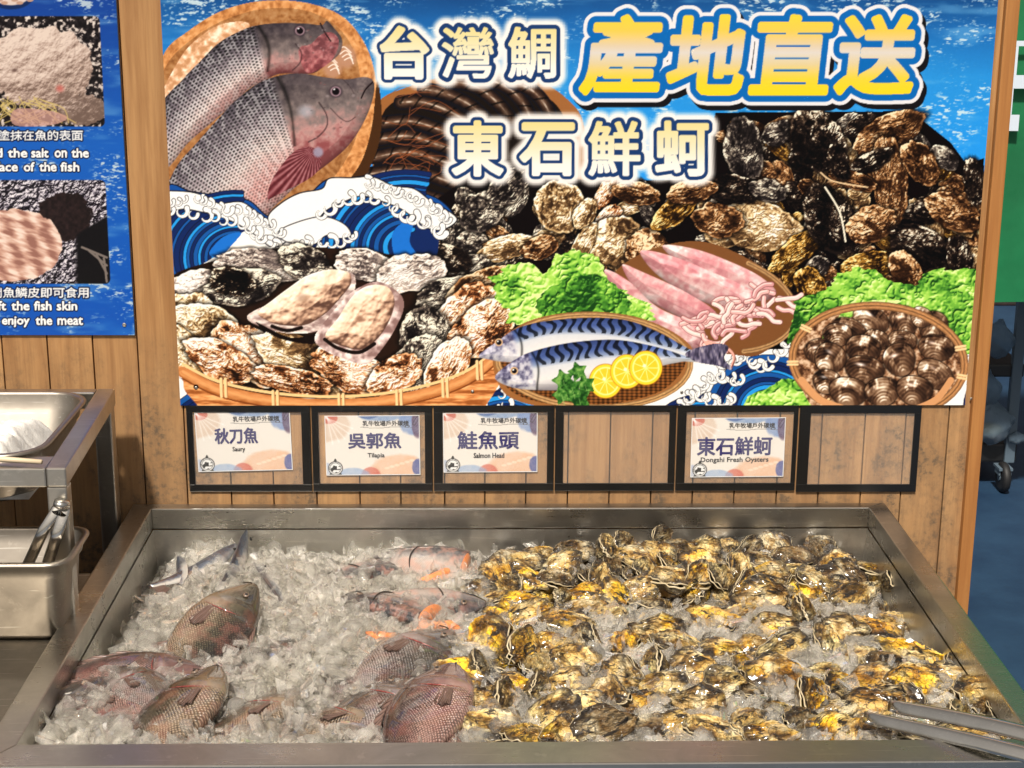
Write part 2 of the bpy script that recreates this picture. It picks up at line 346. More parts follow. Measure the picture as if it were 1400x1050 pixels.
def basket_rim(cx, cy, rx, ry, rot, w, a0, a1, col=(214, 160, 104), ties=()):
    a = math.radians(rot); T = np.radians(np.linspace(a0, a1, 40))
    pt = lambda t, k=1: (cx+rx*k*np.cos(t)*math.cos(a)-ry*k*np.sin(t)*math.sin(a), cy+rx*k*np.cos(t)*math.sin(a)+ry*k*np.sin(t)*math.cos(a))
    P = [pt(t) for t in T]
    def cf(X, Y, d, S, G, L):
        k = np.clip(1-(d/(w/2))**2, 0, 1); v = fbm(S/3, G*d/1.2, 5, 2)
        return np.clip((c3(*col)*(.55+.5*k+.25*(v-.5))[..., None]), 0, 1)*(1-.45*np.exp(-((G*d)/1.1)**2))[..., None]
    stroke(P, w, cf, smooth=False)
    for t in ties:
        q = np.radians(t); x, y = pt(q); nx, ny = x-cx, y-cy; l = math.hypot(nx, ny)
        for o in (-2, 2):
            tx, ty = -ny/l*o, nx/l*o
            stroke([(x-nx/l*w*.6+tx, y-ny/l*w*.6+ty), (x+nx/l*w*.6+tx, y+ny/l*w*.6+ty)], 3.2, c3(236, 200, 150), smooth=False)

def weave(pts, base, seed=1, s=5.):
    P = cr(pts); sl, X, Y = bb(P); m = inside(P, X, Y)
    a = np.sin((X+Y*1.6)/s*2.4)*np.sin((X-Y*1.6)/s*2.4); n = fbm(X/4, Y/4, seed, 2)
    put(sl, np.clip(c3(*base)*(.72+.42*a+.3*(n-.5))[..., None], 0, 1), m)

def clam_print(cx, cy, rx, ry, rot, seed, pale=.4):
    R = max(rx, ry)*1.15; g = box(cx-R, cy-R, cx+R, cy+R); sl, X, Y = g; a = math.radians(rot)
    u = ((X-cx)*math.cos(a)+(Y-cy)*math.sin(a))/rx; v = (-(X-cx)*math.sin(a)+(Y-cy)*math.cos(a))/ry
    r = np.hypot(u, v+.12*u*u); put(sl, c3(18, 12, 10), (1-sm(.95, 1.12, r))*.9)
    dv = np.hypot(u, (v-.85)*.8); ring = .5+.5*np.sin(dv*34+4*fbm(u*2, v*2, seed, 2))
    n = fbm(u*1.5+seed, v*1.5, seed, 3); h = np.sqrt(np.clip(1-r*r, 0, 1))*R*.6+ring*.5; L = lit(h, 1)
    t = np.clip(.21+.9*(n-.5)+.8*sm(.75, .2, dv+.5*(n-.5))*pale*1.3+.30*sm(.5,.75,fbm(u*5,v*2.,seed+9,3))+.10*(ring-.5)+.20*sm(.5, .62, fbm(u*1.3+seed*2, v*1.3, seed+5, 2)), 0, 1)*(.50+.95*L)
    col = ramp(t, [(0, (30, 20, 16)), (.3, (88, 62, 46)), (.55, (150, 118, 92)), (.8, (226, 206, 182)), (1, (255, 250, 240))])
    sp = np.exp(-(((u+.25)/.22)**2+((v+.35)/.10)**2)); col = np.clip(col+sp[..., None]*(.5+.3*math.sin(seed)), 0, 1)
    put(sl, col, np.clip((1-r)*R, 0, 1))

NAVY = c3(22, 42, 92); MID = c3(30, 86, 156); SKYB = c3(44, 148, 222); FOAM = c3(250, 247, 240); INK = c3(16, 18, 30)
def curl(x, y, r, ang, flip=1):
    """a hooked claw of foam, white with a black outline"""
    a = math.radians(ang); P = []
    for k in range(13):
        t = k/12; th = a+flip*(t*4.2-2.1); rr = r*(1-.38*t); P.append((x+rr*math.cos(th), y+rr*math.sin(th)))
    stroke(P, r*.95, INK, taper=True); stroke(P, max(r*.95-1.7, 1), FOAM, taper=True)
def crest(path, r, n, seed, side=1):
    n = int(n*1.6)
    rnd = np.random.RandomState(seed); P = cr(path, 10, False)
    for k in range(n):
        p = P[int(k/(n-1)*(len(P)-1))]; curl(p[0]+rnd.uniform(-3, 3), p[1]+rnd.uniform(-3, 3), r*rnd.uniform(.75, 1.2), rnd.uniform(20, 150), side)
def arcs(cx, cy, r0, r1, a0, a1, sy=1.0):
    rnd = np.random.RandomState(int(cx)); r = r0; cols = [SKYB, NAVY, MID, NAVY, SKYB, MID, NAVY, MID, SKYB, NAVY, NAVY, MID, NAVY]
    k = 0
    while r < r1:
        w = rnd.uniform(4, 8)
        T = np.radians(np.linspace(a0, a1, 18)); P = [(cx+(r+w/2)*np.cos(t), cy+(r+w/2)*sy*np.sin(t)) for t in T]
        stroke(P, w+1.6, INK, smooth=False); stroke(P, w, cols[k % len(cols)], smooth=False); r += w; k += 1

def paint_banner():
    sea(160, -160, 1420, 330, [(-160, (14, 40, 84)), (-20, (24, 66, 118)), (40, (34, 104, 172)), (110, (44, 138, 208)), (230, (40, 146, 228)), (330, (24, 86, 176))])
    fill([(200, 240), (700, 240), (700, 600), (200, 600)], c3(30, 90, 170), smooth=False)
    # prawns in their tub
    fill([(512, 150), (560, 118), (640, 100), (720, 105), (775, 135), (800, 180), (800, 300), (640, 320), (520, 250)], c3(150, 98, 56))
    fill([(522, 158), (570, 126), (640, 112), (710, 116), (762, 145), (780, 200), (780, 300), (640, 320), (520, 250)], c3(26, 18, 14))
    pr = [((500, 262), (560, 262), (620, 280), (665, 300)), ((505, 238), (560, 232), (620, 250), (670, 262)), ((512, 215), (560, 208), (610, 222), (660, 232)),
          ((520, 190), (560, 186), (605, 200), (655, 214)), ((525, 168), (565, 166), (610, 180), (650, 190)),
          ((548, 140), (580, 140), (620, 155), (650, 175)), ((580, 122), (610, 128), (645, 145), (668, 168)), ((620, 112), (650, 118), (680, 140), (700, 165)),
          ((662, 108), (692, 118), (716, 142), (728, 170)), ((700, 112), (728, 124), (748, 148), (756, 175))]
    for k, p in enumerate(pr):
        def cf(X, Y, d, S, G, L, k=k):
            t = np.clip(1-d/9.5, 0, 1); seg = np.abs(((S/23+.25*G*d/9) % 1)-.5)*2
            c = ramp(t*.8+.25*fbm(S/6, d/3+k, k, 2)-.06, [(0, (14, 9, 8)), (.45, (52, 36, 30)), (.75, (104, 78, 62)), (.93, (214, 196, 180)), (1, (240, 230, 220))])
            return c*(1-.6*(seg > .86))[..., None]*(1-.35*sm(.5, 1, S/L))[..., None]
        stroke([(p[0][0], p[0][1]), p[1], p[2], p[3]], 20, INK); stroke([p[0], p[1], p[2], p[3]], 17, cf)
    for k in range(26):
        r = np.random.RandomState(k); x, y = r.uniform(520, 570), r.uniform(130, 250)
        stroke([(x, y), (x+r.uniform(10, 40), y-r.uniform(-6, 22)), (x+r.uniform(30, 70), y+r.uniform(-20, 20))], 1.1, c3(150, 84, 50), a=.7)
    # mound of unopened oysters
    fill([(545, 340), (556, 305), (600, 270), (650, 236), (720, 236), (800, 246), (960, 246), (978, 154), (1240, 152), (1262, 165), (1300, 195), (1322, 225), (1345, 216), (1350, 420), (1100, 470), (560, 440)], c3(14, 9, 7), smooth=False)
    rnd = np.random.RandomState(4)
    pals = ['tan', 'dark', 'grey', 'cream', 'dark', 'gold', 'tan']
    for k in range(150):
        x = rnd.uniform(990, 1340); y = rnd.uniform(158, 410)
        if y < 165+max(0, x-1240)*.7: continue
        oyster_print(x, y, rnd.uniform(15, 30), rnd.uniform(9, 17), rnd.uniform(-80, 80), pals[rnd.randint(7)], k, gain=.9)
    for k in range(75):
        x = rnd.uniform(565, 990); y = rnd.uniform(262, 385)
        if x < 640 and y < 340-(x-560): continue
        oyster_print(x, y, rnd.uniform(15, 28), rnd.uniform(9, 17), rnd.uniform(-80, 80), ['grey', 'cream', 'rust', 'tan', 'dark', 'grey'][rnd.randint(6)], 200+k, gain=1.2)
    big = [(1017, 203, 46, 27, 78, 'grey'), (1116, 192, 48, 37, 60, 'dark'), (1215, 182, 52, 26, -28, 'tan'), (1216, 245, 62, 24, 84, 'tan'), (1258, 222, 34, 22, 60, 'tan'),
           (1190, 222, 34, 14, -25, 'dark'), (1040, 308, 58, 34, 12, 'cream'), (1090, 342, 46, 17, -35, 'gold'), (1135, 298, 54, 34, 62, 'dark'), (1192, 306, 36, 25, -20, 'tan'),
           (1262, 340, 48, 28, 25, 'dark'), (1302, 290, 40, 24, 28, 'tan'), (1332, 248, 34, 14, 84, 'dark'), (1190, 362, 38, 18, -8, 'gold'), (1108, 388, 26, 20, 60, 'gold'),
           (1012, 362, 32, 18, 15, 'dark'), (1000, 258, 38, 20, 10, 'dark'), (982, 300, 36, 24, 10, 'tan'), (1165, 246, 34, 13, 18, 'tan'), (1050, 260, 26, 16, 10, 'grey'),
           (1312, 355, 34, 17, 80, 'dark'), (1240, 375, 34, 20, 60, 'tan'), (1146, 222, 26, 14, 70, 'dark'),
           (658, 290, 34, 28, -30, 'grey'), (694, 256, 34, 20, -40, 'grey'), (764, 284, 36, 33, 80, 'cream'), (842, 330, 36, 34, -50, 'cream'), (884, 340, 28, 30, 60, 'tan'),
           (694, 338, 42, 17, -14, 'cream'), (566, 335, 26, 22, 60, 'tan'), (797, 335, 34, 13, -62, 'cream'), (640, 366, 28, 18, -20, 'grey'), (610, 352, 36, 18, 20, 'dark'),
           (738, 338, 26, 16, -20, 'tan'), (870, 265, 32, 16, 10, 'tan'), (925, 285, 40, 18, -40, 'gold'), (800, 292, 22, 14, -60, 'cream'), (945, 262, 34, 16, -10, 'tan')]
    for k, b in enumerate(big): oyster_print(*b, seed=500+k, streak=1.3, gain=1.3 if b[0] < 980 else 1.1)
    stroke([(1128, 256), (1148, 290), (1156, 330)], 2.4, c3(236, 226, 206))
    stroke([(1122, 236), (1140, 248), (1186, 256)], 2.0, c3(220, 190, 150))
    # tub with two tilapia
    def wood(X, Y):
        d = np.hypot((X-372)/1.0, (Y-150)/1.0); a = np.arctan2(Y-150, X-372)
        n = fbm(d/5+3*fbm(X/20, Y/20, 2, 2), a*26, 4, 3)
        return ramp(n, [(0, (140, 84, 44)), (.5, (204, 142, 88)), (1, (236, 186, 134))])
    fill([(205, 170), (222, 78), (258, 42), (305, 14), (360, 1), (420, 4), (470, 24), (502, 66), (516, 118), (520, 165), (508, 215), (478, 262), (400, 330), (200, 330)], wood)
    fill([(516, 110), (522, 165), (512, 215), (484, 262), (460, 268), (492, 225), (508, 175)], c3(70, 44, 22))
    fill([(205, 180), (224, 96), (262, 54), (310, 26), (362, 12), (416, 14), (458, 34), (484, 70), (494, 120), (492, 165), (480, 205), (450, 250), (380, 320), (200, 330)], lambda X, Y: wood(X, Y)*.80)
    fill([(216, 140), (240, 90), (262, 60), (300, 34), (340, 32), (330, 60), (290, 90), (250, 130), (226, 160)], lambda X, Y: ramp(fbm(X/6, Y/6, 31, 3), [(.3, (190, 140, 100)), (.5, (222, 176, 140)), (.75, (248, 226, 204))]))
    for x, y in ((455, 92), (474, 78)):
        blob(x, y, 17, 20, c3(176, 132, 106), .5)
        for k in range(4): stroke([(x-12+k*3, y-8+k*4), (x-4+k*3, y-14+k*5), (x+6+k, y-6+k*5)], 1.5, c3(250, 240, 230), a=.8)
    F1 = [(218, 150), (250, 108), (274, 83), (297, 60), (320, 46), (348, 35), (385, 31), (420, 32), (440, 34), (447, 28), (457, 38), (468, 54), (464, 74), (442, 92), (425, 101), (385, 101), (362, 110), (340, 122), (319, 142), (293, 165), (258, 195), (224, 230)]
    fish_print(F1, [(190, 240), (232, 170), (280, 112), (330, 76), (390, 62), (462, 58)], 34, .70, 21)
    F2 = [(222, 268), (242, 226), (268, 196), (300, 160), (322, 137), (352, 114), (382, 103), (412, 100), (442, 105), (474, 108), (500, 105), (512, 114), (508, 142), (494, 174), (476, 200), (454, 220), (430, 238), (402, 258), (376, 282), (340, 310), (215, 330), (215, 290)]
    fish_print(F2, [(190, 360), (240, 280), (300, 205), (360, 158), (430, 138), (510, 128)], 58, .70, 22)
    fill([(408, 68), (425, 60), (438, 48), (452, 44), (462, 52), (462, 66), (452, 84), (436, 95), (418, 98)], lambda X, Y: ramp(fbm(X/6, Y/6, 77, 3), [(.3, (110, 52, 58)), (.6, (176, 100, 104)), (.8, (206, 150, 146))]), a=.75)
    for x, y, r in ((410, 42, 8.5), (459, 125, 9.5)):
        blob(x, y, r+2, r+1, c3(58, 48, 54), .4); blob(x, y, r*.9, r*.85, c3(150, 124, 134), .3); blob(x, y, r*.6, r*.6, c3(16, 10, 14), .2); blob(x-2, y-3, 1.8, 1.4, c3(235, 230, 235), .5)
    fill([(426, 201), (438, 214), (436, 232), (420, 246), (400, 256), (380, 266), (366, 272), (370, 250), (385, 226), (404, 206)],
         lambda X, Y: ramp(.5+.35*np.sin(np.arctan2(Y-204, X-430)*46)+.3*(fbm(X/5, Y/5, 3, 2)-.5), [(0, (70, 26, 32)), (.5, (118, 58, 64)), (1, (176, 124, 128))]))
    blob(435, 208, 9, 9, c3(150, 150, 172), .5, .8); blob(418, 152, 16, 13, c3(176, 178, 190), .8, .6)
    stroke([(494, 134), (500, 122), (510, 112)], 2, c3(30, 18, 22)); stroke([(438, 32), (444, 44), (452, 56)], 2, c3(30, 18, 22))
    for q, w_, a_ in (([(436, 140), (446, 156), (447, 172), (436, 186), (422, 194)], 2.2, .55), ([(452, 148), (466, 162), (476, 166), (486, 160)], 1.6, .5), ([(468, 108), (478, 118), (484, 128)], 1.2, .4), ([(404, 60), (412, 72), (410, 86), (400, 96)], 2., .5)): stroke(q, w_, c3(40, 28, 32), a=a_)
    for k in range(60):
        q = np.random.RandomState(k); x, y = (q.uniform(425, 500), q.uniform(112, 190)) if k % 2 else (q.uniform(395, 455), q.uniform(40, 85)); blob(x, y, q.uniform(1, 4), q.uniform(1, 3), c3(*[(40, 30, 34), (190, 176, 178), (150, 84, 84)][k % 3]), .8, .35)
    # waves
    fill([(225, 262), (262, 262), (300, 268), (340, 274), (368, 296), (392, 278), (420, 268), (446, 246), (480, 243), (512, 240), (545, 252), (575, 262), (605, 276), (622, 300), (600, 318), (560, 330), (540, 380), (225, 400)], c3(26, 78, 150), edge=(INK, 1.6))
    def wave(x0, y0, s=1.0):
        arcs(x0+98*s, y0+96*s, 22*s, 92*s, 150, 292, .92)
        arcs(x0+20*s, y0+110*s, 40*s, 80*s, -60, 10)
    fill([(228, 280), (320, 280), (345, 300), (330, 395), (228, 400)], NAVY); fill([(430, 300), (560, 270), (600, 330), (560, 400), (430, 400)], NAVY)
    arcs(322, 352, 28, 104, 150, 275, .86); arcs(556, 338, 26, 120, 150, 285, .86)
    fill([(232, 396), (292, 352), (312, 330), (345, 312), (372, 312), (410, 340), (420, 400)], FOAM)
    fill([(286, 346), (305, 324), (330, 318), (318, 334), (300, 352)], c3(34, 110, 198)); fill([(540, 350), (536, 322), (548, 306), (566, 300), (560, 330), (572, 352), (560, 364)], c3(34, 110, 198))
    fill([(216, 264), (256, 262), (286, 270), (300, 278), (330, 276), (352, 290), (366, 300), (380, 312), (404, 318), (392, 330), (372, 338), (350, 322), (324, 306), (300, 296), (276, 290), (250, 286), (216, 290)], FOAM, edge=(INK, 1.6))
    fill([(366, 298), (384, 278), (410, 264), (440, 258), (450, 244), (480, 243), (510, 242), (538, 254), (566, 258), (588, 274), (606, 284), (625, 300), (606, 314), (584, 312), (566, 298), (545, 284), (518, 274), (494, 268), (470, 276), (446, 288), (430, 306), (404, 328), (380, 324)], FOAM, edge=(INK, 1.6))
    fill([(380, 318), (400, 306), (440, 296), (470, 306), (480, 322), (462, 326), (446, 322), (430, 334), (408, 332), (390, 330)], FOAM, edge=(INK, 1.4))
    crest([(222, 288), (262, 292), (296, 300), (330, 306), (350, 322), (378, 334)], 8.5, 9, 2); crest([(232, 276), (270, 272), (300, 282), (336, 290), (362, 306), (384, 318)], 7, 10, 3)
    crest([(440, 290), (470, 276), (500, 272), (530, 280), (556, 292), (580, 306), (600, 314)], 8.5, 10, 5); crest([(500, 250), (530, 256), (560, 268), (590, 284), (612, 300)], 7, 9, 6)
    crest([(408, 330), (436, 334), (462, 330), (480, 322)], 8, 5, 7); crest([(222, 340), (224, 350)], 7, 2, 9)
    # lower strip of waves behind the baskets
    fill([(225, 500), (1340, 470), (1340, 620), (225, 620)], c3(250, 247, 240), smooth=False)
    for cx, cy in ((300, 600), (960, 610), (1050, 560), (1110, 590), (1400, 560), (690, 600)): arcs(cx, cy, 10, 78, 180, 340, .9)
    crest([(250, 512), (268, 530), (292, 548), (310, 556)], 8, 6, 11); crest([(942, 546), (960, 526), (985, 512), (1010, 520)], 8, 8, 12); crest([(985, 496), (1015, 490), (1045, 500), (1075, 470)], 8, 8, 13)
    crest([(930, 556), (950, 540), (975, 552), (1000, 545)], 8, 7, 14); crest([(648, 540), (668, 520), (690, 552), (660, 556)], 8, 5, 15); crest([(1322, 480), (1330, 520)], 8, 4, 16)
    # basket of oysters, lower left
    fill([(228, 400), (244, 372), (330, 348), (400, 338), (520, 345), (600, 372), (690, 395), (705, 440), (660, 500), (560, 540), (340, 540), (250, 500), (228, 470)], c3(40, 24, 16))
    rnd = np.random.RandomState(9)
    W = [(272, 394, 46, 26, -10, 'white'), (352, 362, 62, 24, 6, 'white'), (418, 360, 40, 24, 25, 'grey'), (498, 362, 42, 22, 8, 'white'), (560, 374, 50, 26, -12, 'white'), (330, 392, 52, 26, -8, 'grey'), (252, 434, 34, 40, 60, 'cream'),
         (318, 385, 34, 20, 10, 'dark'), (620, 402, 50, 24, -12, 'grey'), (655, 396, 48, 26, -25, 'tan'), (286, 450, 56, 34, 25, 'cream'), (250, 478, 40, 26, 40, 'cream'),
         (640, 440, 62, 44, -40, 'rust'), (585, 470, 54, 36, 80, 'grey'), (660, 450, 52, 34, -38, 'rust'), (568, 500, 50, 30, -60, 'grey'), (350, 488, 70, 36, 32, 'rust'),
         (420, 500, 76, 34, 28, 'cream'), (300, 492, 52, 26, 28, 'rust'), (480, 508, 62, 28, 22, 'rust'), (540, 512, 40, 26, -30, 'rust'), (612, 500, 44, 26, -60, 'rust'), (400, 520, 60, 18, 12, 'rust')]
    for k, w in enumerate(W): oyster_print(*w, seed=700+k, streak=1.6, gain=1.55)
    fill([(338, 432), (380, 410), (420, 390), (476, 372), (486, 392), (470, 420), (440, 450), (400, 456), (360, 448)], lambda X, Y: ramp(fbm(X/10, Y/5, 8, 3), [(.3, (150, 124, 120)), (.6, (222, 204, 196)), (.8, (250, 240, 232))]))
    fill([(350, 440), (400, 462), (450, 450), (432, 470), (380, 462)], c3(20, 12, 10))
    meat([(352, 428), (372, 410), (396, 392), (420, 376), (450, 368), (476, 372), (480, 388), (462, 412), (444, 430), (420, 444), (396, 446), (372, 442)], 3)
    fill([(430, 462), (452, 430), (480, 400), (515, 385), (545, 400), (552, 420), (540, 450), (520, 480), (500, 498), (470, 490), (446, 480)], lambda X, Y: ramp(fbm(X/9, Y/9, 18, 3), [(.3, (140, 110, 106)), (.6, (214, 190, 186)), (.8, (248, 236, 228))]))
    meat([(444, 460), (462, 434), (482, 404), (504, 390), (530, 392), (540, 412), (532, 440), (516, 464), (496, 478), (468, 474)], 6)
    stroke([(444, 464), (462, 476), (490, 482), (512, 470)], 5, c3(24, 14, 12)); stroke([(372, 446), (392, 452), (412, 448)], 5, c3(24, 14, 12))
    blob(415, 408, 14, 9, c3(150, 116, 96), .8, .6); blob(492, 436, 8, 7, c3(120, 84, 68), .8, .7)
    basket_side = cr([(247, 500), (300, 526), (380, 542), (470, 546), (560, 536), (640, 512), (700, 460), (692, 510), (600, 600), (340, 600), (262, 545), (250, 520)])
    sl, X, Y = bb(basket_side); m = inside(basket_side, X, Y); n = fbm(X/14, Y/2.2, 6, 3)
    put(sl, ramp(n+.2*np.sin(Y/2.2), [(.2, (150, 86, 44)), (.5, (206, 134, 80)), (.8, (236, 178, 120))]), m)
    rim = cr([(250, 500), (300, 524), (380, 540), (470, 544), (560, 534), (640, 508), (698, 462)], 8, False)
    stroke(rim+[0, -2], 4, c3(240, 196, 140), smooth=False); stroke(rim+[0, 9], 15, lambda X, Y, d, S, G, L: ramp(.5+G*d/18+.3*(fbm(S/10, d/2, 3, 2)-.5), [(0, (180, 108, 60)), (.5, (224, 160, 104)), (1, (160, 92, 46))]), smooth=False); stroke(rim+[0, 18], 2, c3(120, 64, 30), smooth=False)
    for x, y in ((305, 532), (376, 549), (466, 553), (545, 548), (608, 532), (655, 508)):
        for o in (-3, 3): stroke([(x+o, y-14), (x+o+1, y+10)], 4, c3(240, 202, 150), smooth=False); stroke([(x+o+2.2, y-14), (x+o+3, y+10)], 1, c3(150, 96, 56), smooth=False)
    blob(268, 529, 4, 4, c3(30, 18, 12), .3)
    # squid basket
    fill([(830, 400), (870, 350), (960, 330), (1050, 370), (1088, 410), (1086, 440), (1050, 478), (1010, 486), (900, 460)], c3(120, 78, 46))
    basket_rim(970, 412, 120, 66, 12, 7, -70, 60, (206, 158, 108))
    def sq(pts, seed):
        P = cr(pts); sl, X, Y = bb(P); m = inside(P, X, Y); de = dist(P, X, Y, True)[0]
        h = np.sqrt(np.clip(de/14, 0, 1))*12; L = lit(h, .8); n = .5*fbm(X/40, Y/24, seed, 3)+.5*fbm(X/7, Y/7, seed+1, 3)
        col = ramp(n, [(.25, (206, 130, 138)), (.45, (226, 160, 164)), (.55, (236, 184, 184)), (.75, (250, 228, 226))])
        sp = sm(.62, .74, fbm(X/22+Y/30, Y/9-X/16, seed+4, 2)); put(sl, np.clip(col*(.5+.62*L)[..., None]+.10*sp[..., None], 0, 1), m*np.clip(de, 0, 1))
    sq([(905, 336), (950, 340), (1000, 358), (1040, 378), (1062, 400), (1040, 412), (990, 396), (940, 370)], 1)
    sq([(876, 342), (920, 350), (975, 372), (1020, 392), (1038, 408), (1010, 430), (968, 416), (920, 392), (888, 366)], 2)
    sq([(850, 362), (880, 372), (940, 400), (980, 428), (970, 450), (920, 430), (872, 400)], 3)
    sq([(826, 368), (860, 384), (900, 420), (960, 448), (960, 476), (920, 478), (880, 440), (840, 400)], 4)
    rnd = np.random.RandomState(2)
    for k in range(46):
        x = rnd.uniform(960, 1070); y = 400+(1070-x)*.45+rnd.uniform(-20, 26); P = [(x, y)]; a = rnd.uniform(0, 6.3)
        for q in range(4): a += rnd.uniform(-.9, .9); x += 9*math.cos(a); y += 7*math.sin(a); P.append((x, y))
        stroke(P, 7, c3(120, 70, 70)); stroke(P, 5.6, c3(*[(226, 176, 172), (240, 204, 198), (206, 150, 150)][k % 3])); stroke(np.array(P)-[.8, 1], 1.6, c3(252, 232, 228), a=.7)
    stroke([(968, 470), (992, 476), (1004, 488), (1000, 504)], 8, c3(120, 70, 60), taper=True); stroke([(966, 469), (990, 474), (1003, 486), (999, 502)], 6.5, c3(232, 170, 156), taper=True)
    # lettuce behind the mackerel
    lettuce([(672, 385), (690, 368), (722, 358), (745, 375), (760, 350), (790, 343), (815, 350), (830, 385), (858, 400), (895, 425), (870, 440), (760, 445), (705, 445), (690, 420)], 3)
    lettuce([(745, 400), (780, 380), (826, 376), (858, 410), (850, 436), (760, 440), (735, 425)], 5, .22)
    # mackerel basket
    fill([(676, 480), (720, 440), (800, 426), (880, 436), (940, 468), (945, 500), (920, 535), (870, 552), (800, 562), (720, 552), (684, 530)], c3(150, 100, 58))
    weave([(684, 490), (726, 446), (800, 434), (876, 442), (930, 470), (936, 500), (908, 532), (860, 548), (800, 556), (730, 548), (692, 528)], (136, 84, 44))
    basket_rim(812, 494, 132, 63, 2, 8, -180, 180, (214, 166, 112))
    def mack(outline, spine, half, seed):
        P = cr(outline); sl, X, Y = bb(P); m = inside(P, X, Y); de = dist(P, X, Y, True)[0]
        d, S, G, L = dist(cr(spine, 8, False), X, Y); t = G*d/half
        base = ramp(t, [(-1.1, (40, 52, 92)), (-.45, (84, 106, 168)), (-.1, (150, 166, 200)), (.12, (226, 228, 234)), (.8, (244, 240, 238)), (1.3, (190, 184, 190))])
        st = sm(-.1, .5, np.sin(S/2.1+1.6*np.sin(t*6+S/15)+1.5*(fbm(X/9, Y/9, seed, 2)-.5))); st = st*(t < -.02)*(S > 62)
        base = base*(1-.68*st[..., None]); hd = sm(60, 52, S); n = fbm(X/6, Y/6, seed, 3)
        hc = ramp(n+.3*t, [(.1, (58, 54, 84)), (.4, (130, 128, 156)), (.6, (200, 198, 214)), (.9, (244, 240, 244))]); base = base*(1-hd[..., None])+hc*hd[..., None]
        base = base*(1-.6*np.exp(-((S-60-4*np.cos(t*2))/1.6)**2))[..., None]
        put(sl, np.clip(base*(.7+.35*lit(np.sqrt(np.clip(de/9, 0, 1))*6))[..., None], 0, 1), m*np.clip(de, 0, 1))
    mack([(654, 486), (680, 466), (708, 448), (750, 438), (810, 434), (860, 438), (905, 456), (950, 480), (978, 482), (985, 496), (955, 496), (900, 492), (840, 490), (760, 496), (700, 496), (668, 492)], [(652, 488), (700, 470), (760, 456), (840, 458), (910, 474), (990, 492)], 22, 3)
    fill([(938, 482), (975, 470), (996, 474), (990, 490), (1002, 506), (980, 500), (950, 494)], lambda X, Y: ramp(fbm(X/3, Y/9, 3, 2), [(.2, (30, 28, 44)), (.6, (96, 90, 116)), (.9, (190, 180, 190))]))
    mack([(676, 516), (700, 494), (728, 480), (780, 468), (840, 464), (890, 472), (930, 484), (944, 492), (900, 502), (860, 520), (800, 532), (740, 534), (700, 530)], [(674, 518), (720, 504), (780, 494), (850, 486), (945, 490)], 24, 4)
    for x, y in ((682, 468), (703, 507)): blob(x, y, 6, 6, c3(206, 170, 130), .2); blob(x, y, 4, 4, c3(20, 16, 26), .2); blob(x-1.5, y-1.5, 1.3, 1.3, c3(250, 250, 250), .2)
    for x, y in ((828, 521), (857, 508), (883, 503)):
        blob(x, y, 23.5, 24.5, c3(176, 120, 30), .06); blob(x, y, 22.5, 23.5, c3(252, 206, 56), .06); blob(x, y, 19, 20, c3(255, 236, 150), .06); blob(x, y, 17.6, 18.6, c3(250, 196, 52), .12)
        for k in range(9): a = k*.698; stroke([(x, y), (x+17*math.cos(a), y+18*math.sin(a))], 1.1, c3(255, 232, 140), smooth=False)
        blob(x-2, y-3, 3, 3, c3(255, 246, 200), .5)
    for k, (x, y, r) in enumerate([(770, 520, 16), (790, 508, 14), (800, 526, 15), (768, 540, 14), (792, 545, 17), (782, 530, 15)]):
        q = np.random.RandomState(k); P = [(x+r*(1 if j % 2 else .62)*math.cos(j*.63), y+r*(1 if j % 2 else .62)*math.sin(j*.63)) for j in range(10)]
        fill(P, lambda X, Y, k=k: ramp(fbm(X/5, Y/5, k, 3), [(.25, (24, 62, 26)), (.5, (62, 116, 48)), (.8, (126, 168, 88))])); stroke([(x, y), (x+4, y+r)], 1, c3(150, 190, 110), a=.6)
    # clam basket and its lettuce
    lettuce([(1088, 450), (1090, 415), (1125, 395), (1145, 378), (1170, 366), (1200, 372), (1220, 385), (1255, 390), (1262, 374), (1300, 368), (1338, 380), (1336, 470), (1300, 480), (1150, 440), (1112, 470)], 7, .02)
    lettuce([(1080, 470), (1090, 420), (1130, 405), (1150, 415), (1120, 450)], 8, .3); lettuce([(1262, 420), (1300, 400), (1336, 410), (1336, 470), (1300, 470)], 10, .12)
    lettuce([(1022, 545), (1060, 525), (1075, 516), (1095, 525), (1110, 560), (1080, 590), (1030, 570)], 9)
    fill([(1086, 480), (1110, 444), (1150, 424), (1200, 418), (1260, 430), (1300, 455), (1316, 490), (1310, 520), (1280, 548), (1240, 575), (1140, 575), (1100, 540)], lambda X, Y: ramp(fbm(X/5, Y/5, 41, 4), [(.3, (70, 44, 30)), (.5, (150, 108, 78)), (.7, (216, 184, 154))]))
    lettuce([(1126, 460), (1150, 430), (1190, 410), (1230, 412), (1200, 424), (1160, 436), (1140, 470)], 12, -.1)
    C = [(1190, 438, 26, 19, 30, .7), (1236, 440, 19, 22, -10, .5), (1276, 446, 20, 21, 10, .4), (1260, 434, 16, 14, 30, .6), (1160, 452, 24, 17, 20, .5), (1145, 458, 20, 16, 0, .6), (1198, 465, 18, 14, 20, .4),
         (1120, 480, 20, 17, -10, .6), (1135, 490, 22, 21, 30, .6), (1180, 478, 24, 20, 10, .4), (1234, 466, 20, 14, 10, .3), (1280, 476, 25, 18, 10, .5), (1230, 492, 22, 23, -20, .4), (1182, 506, 27, 19, 10, .2),
         (1130, 522, 19, 17, 10, .9), (1278, 512, 26, 19, 30, .3), (1160, 536, 27, 20, 10, .8), (1206, 536, 24, 20, -10, .8), (1250, 534, 25, 20, 10, .6)]
    for k, (x, y, a, b, r, p) in enumerate(C): clam_print(x, y, a, b, r, 900+k, p)
    basket_rim(1201, 494, 118, 76, 4, 11, -250, 70, (196, 140, 92), ties=(-150, -20, 10, 60, 172, 125))
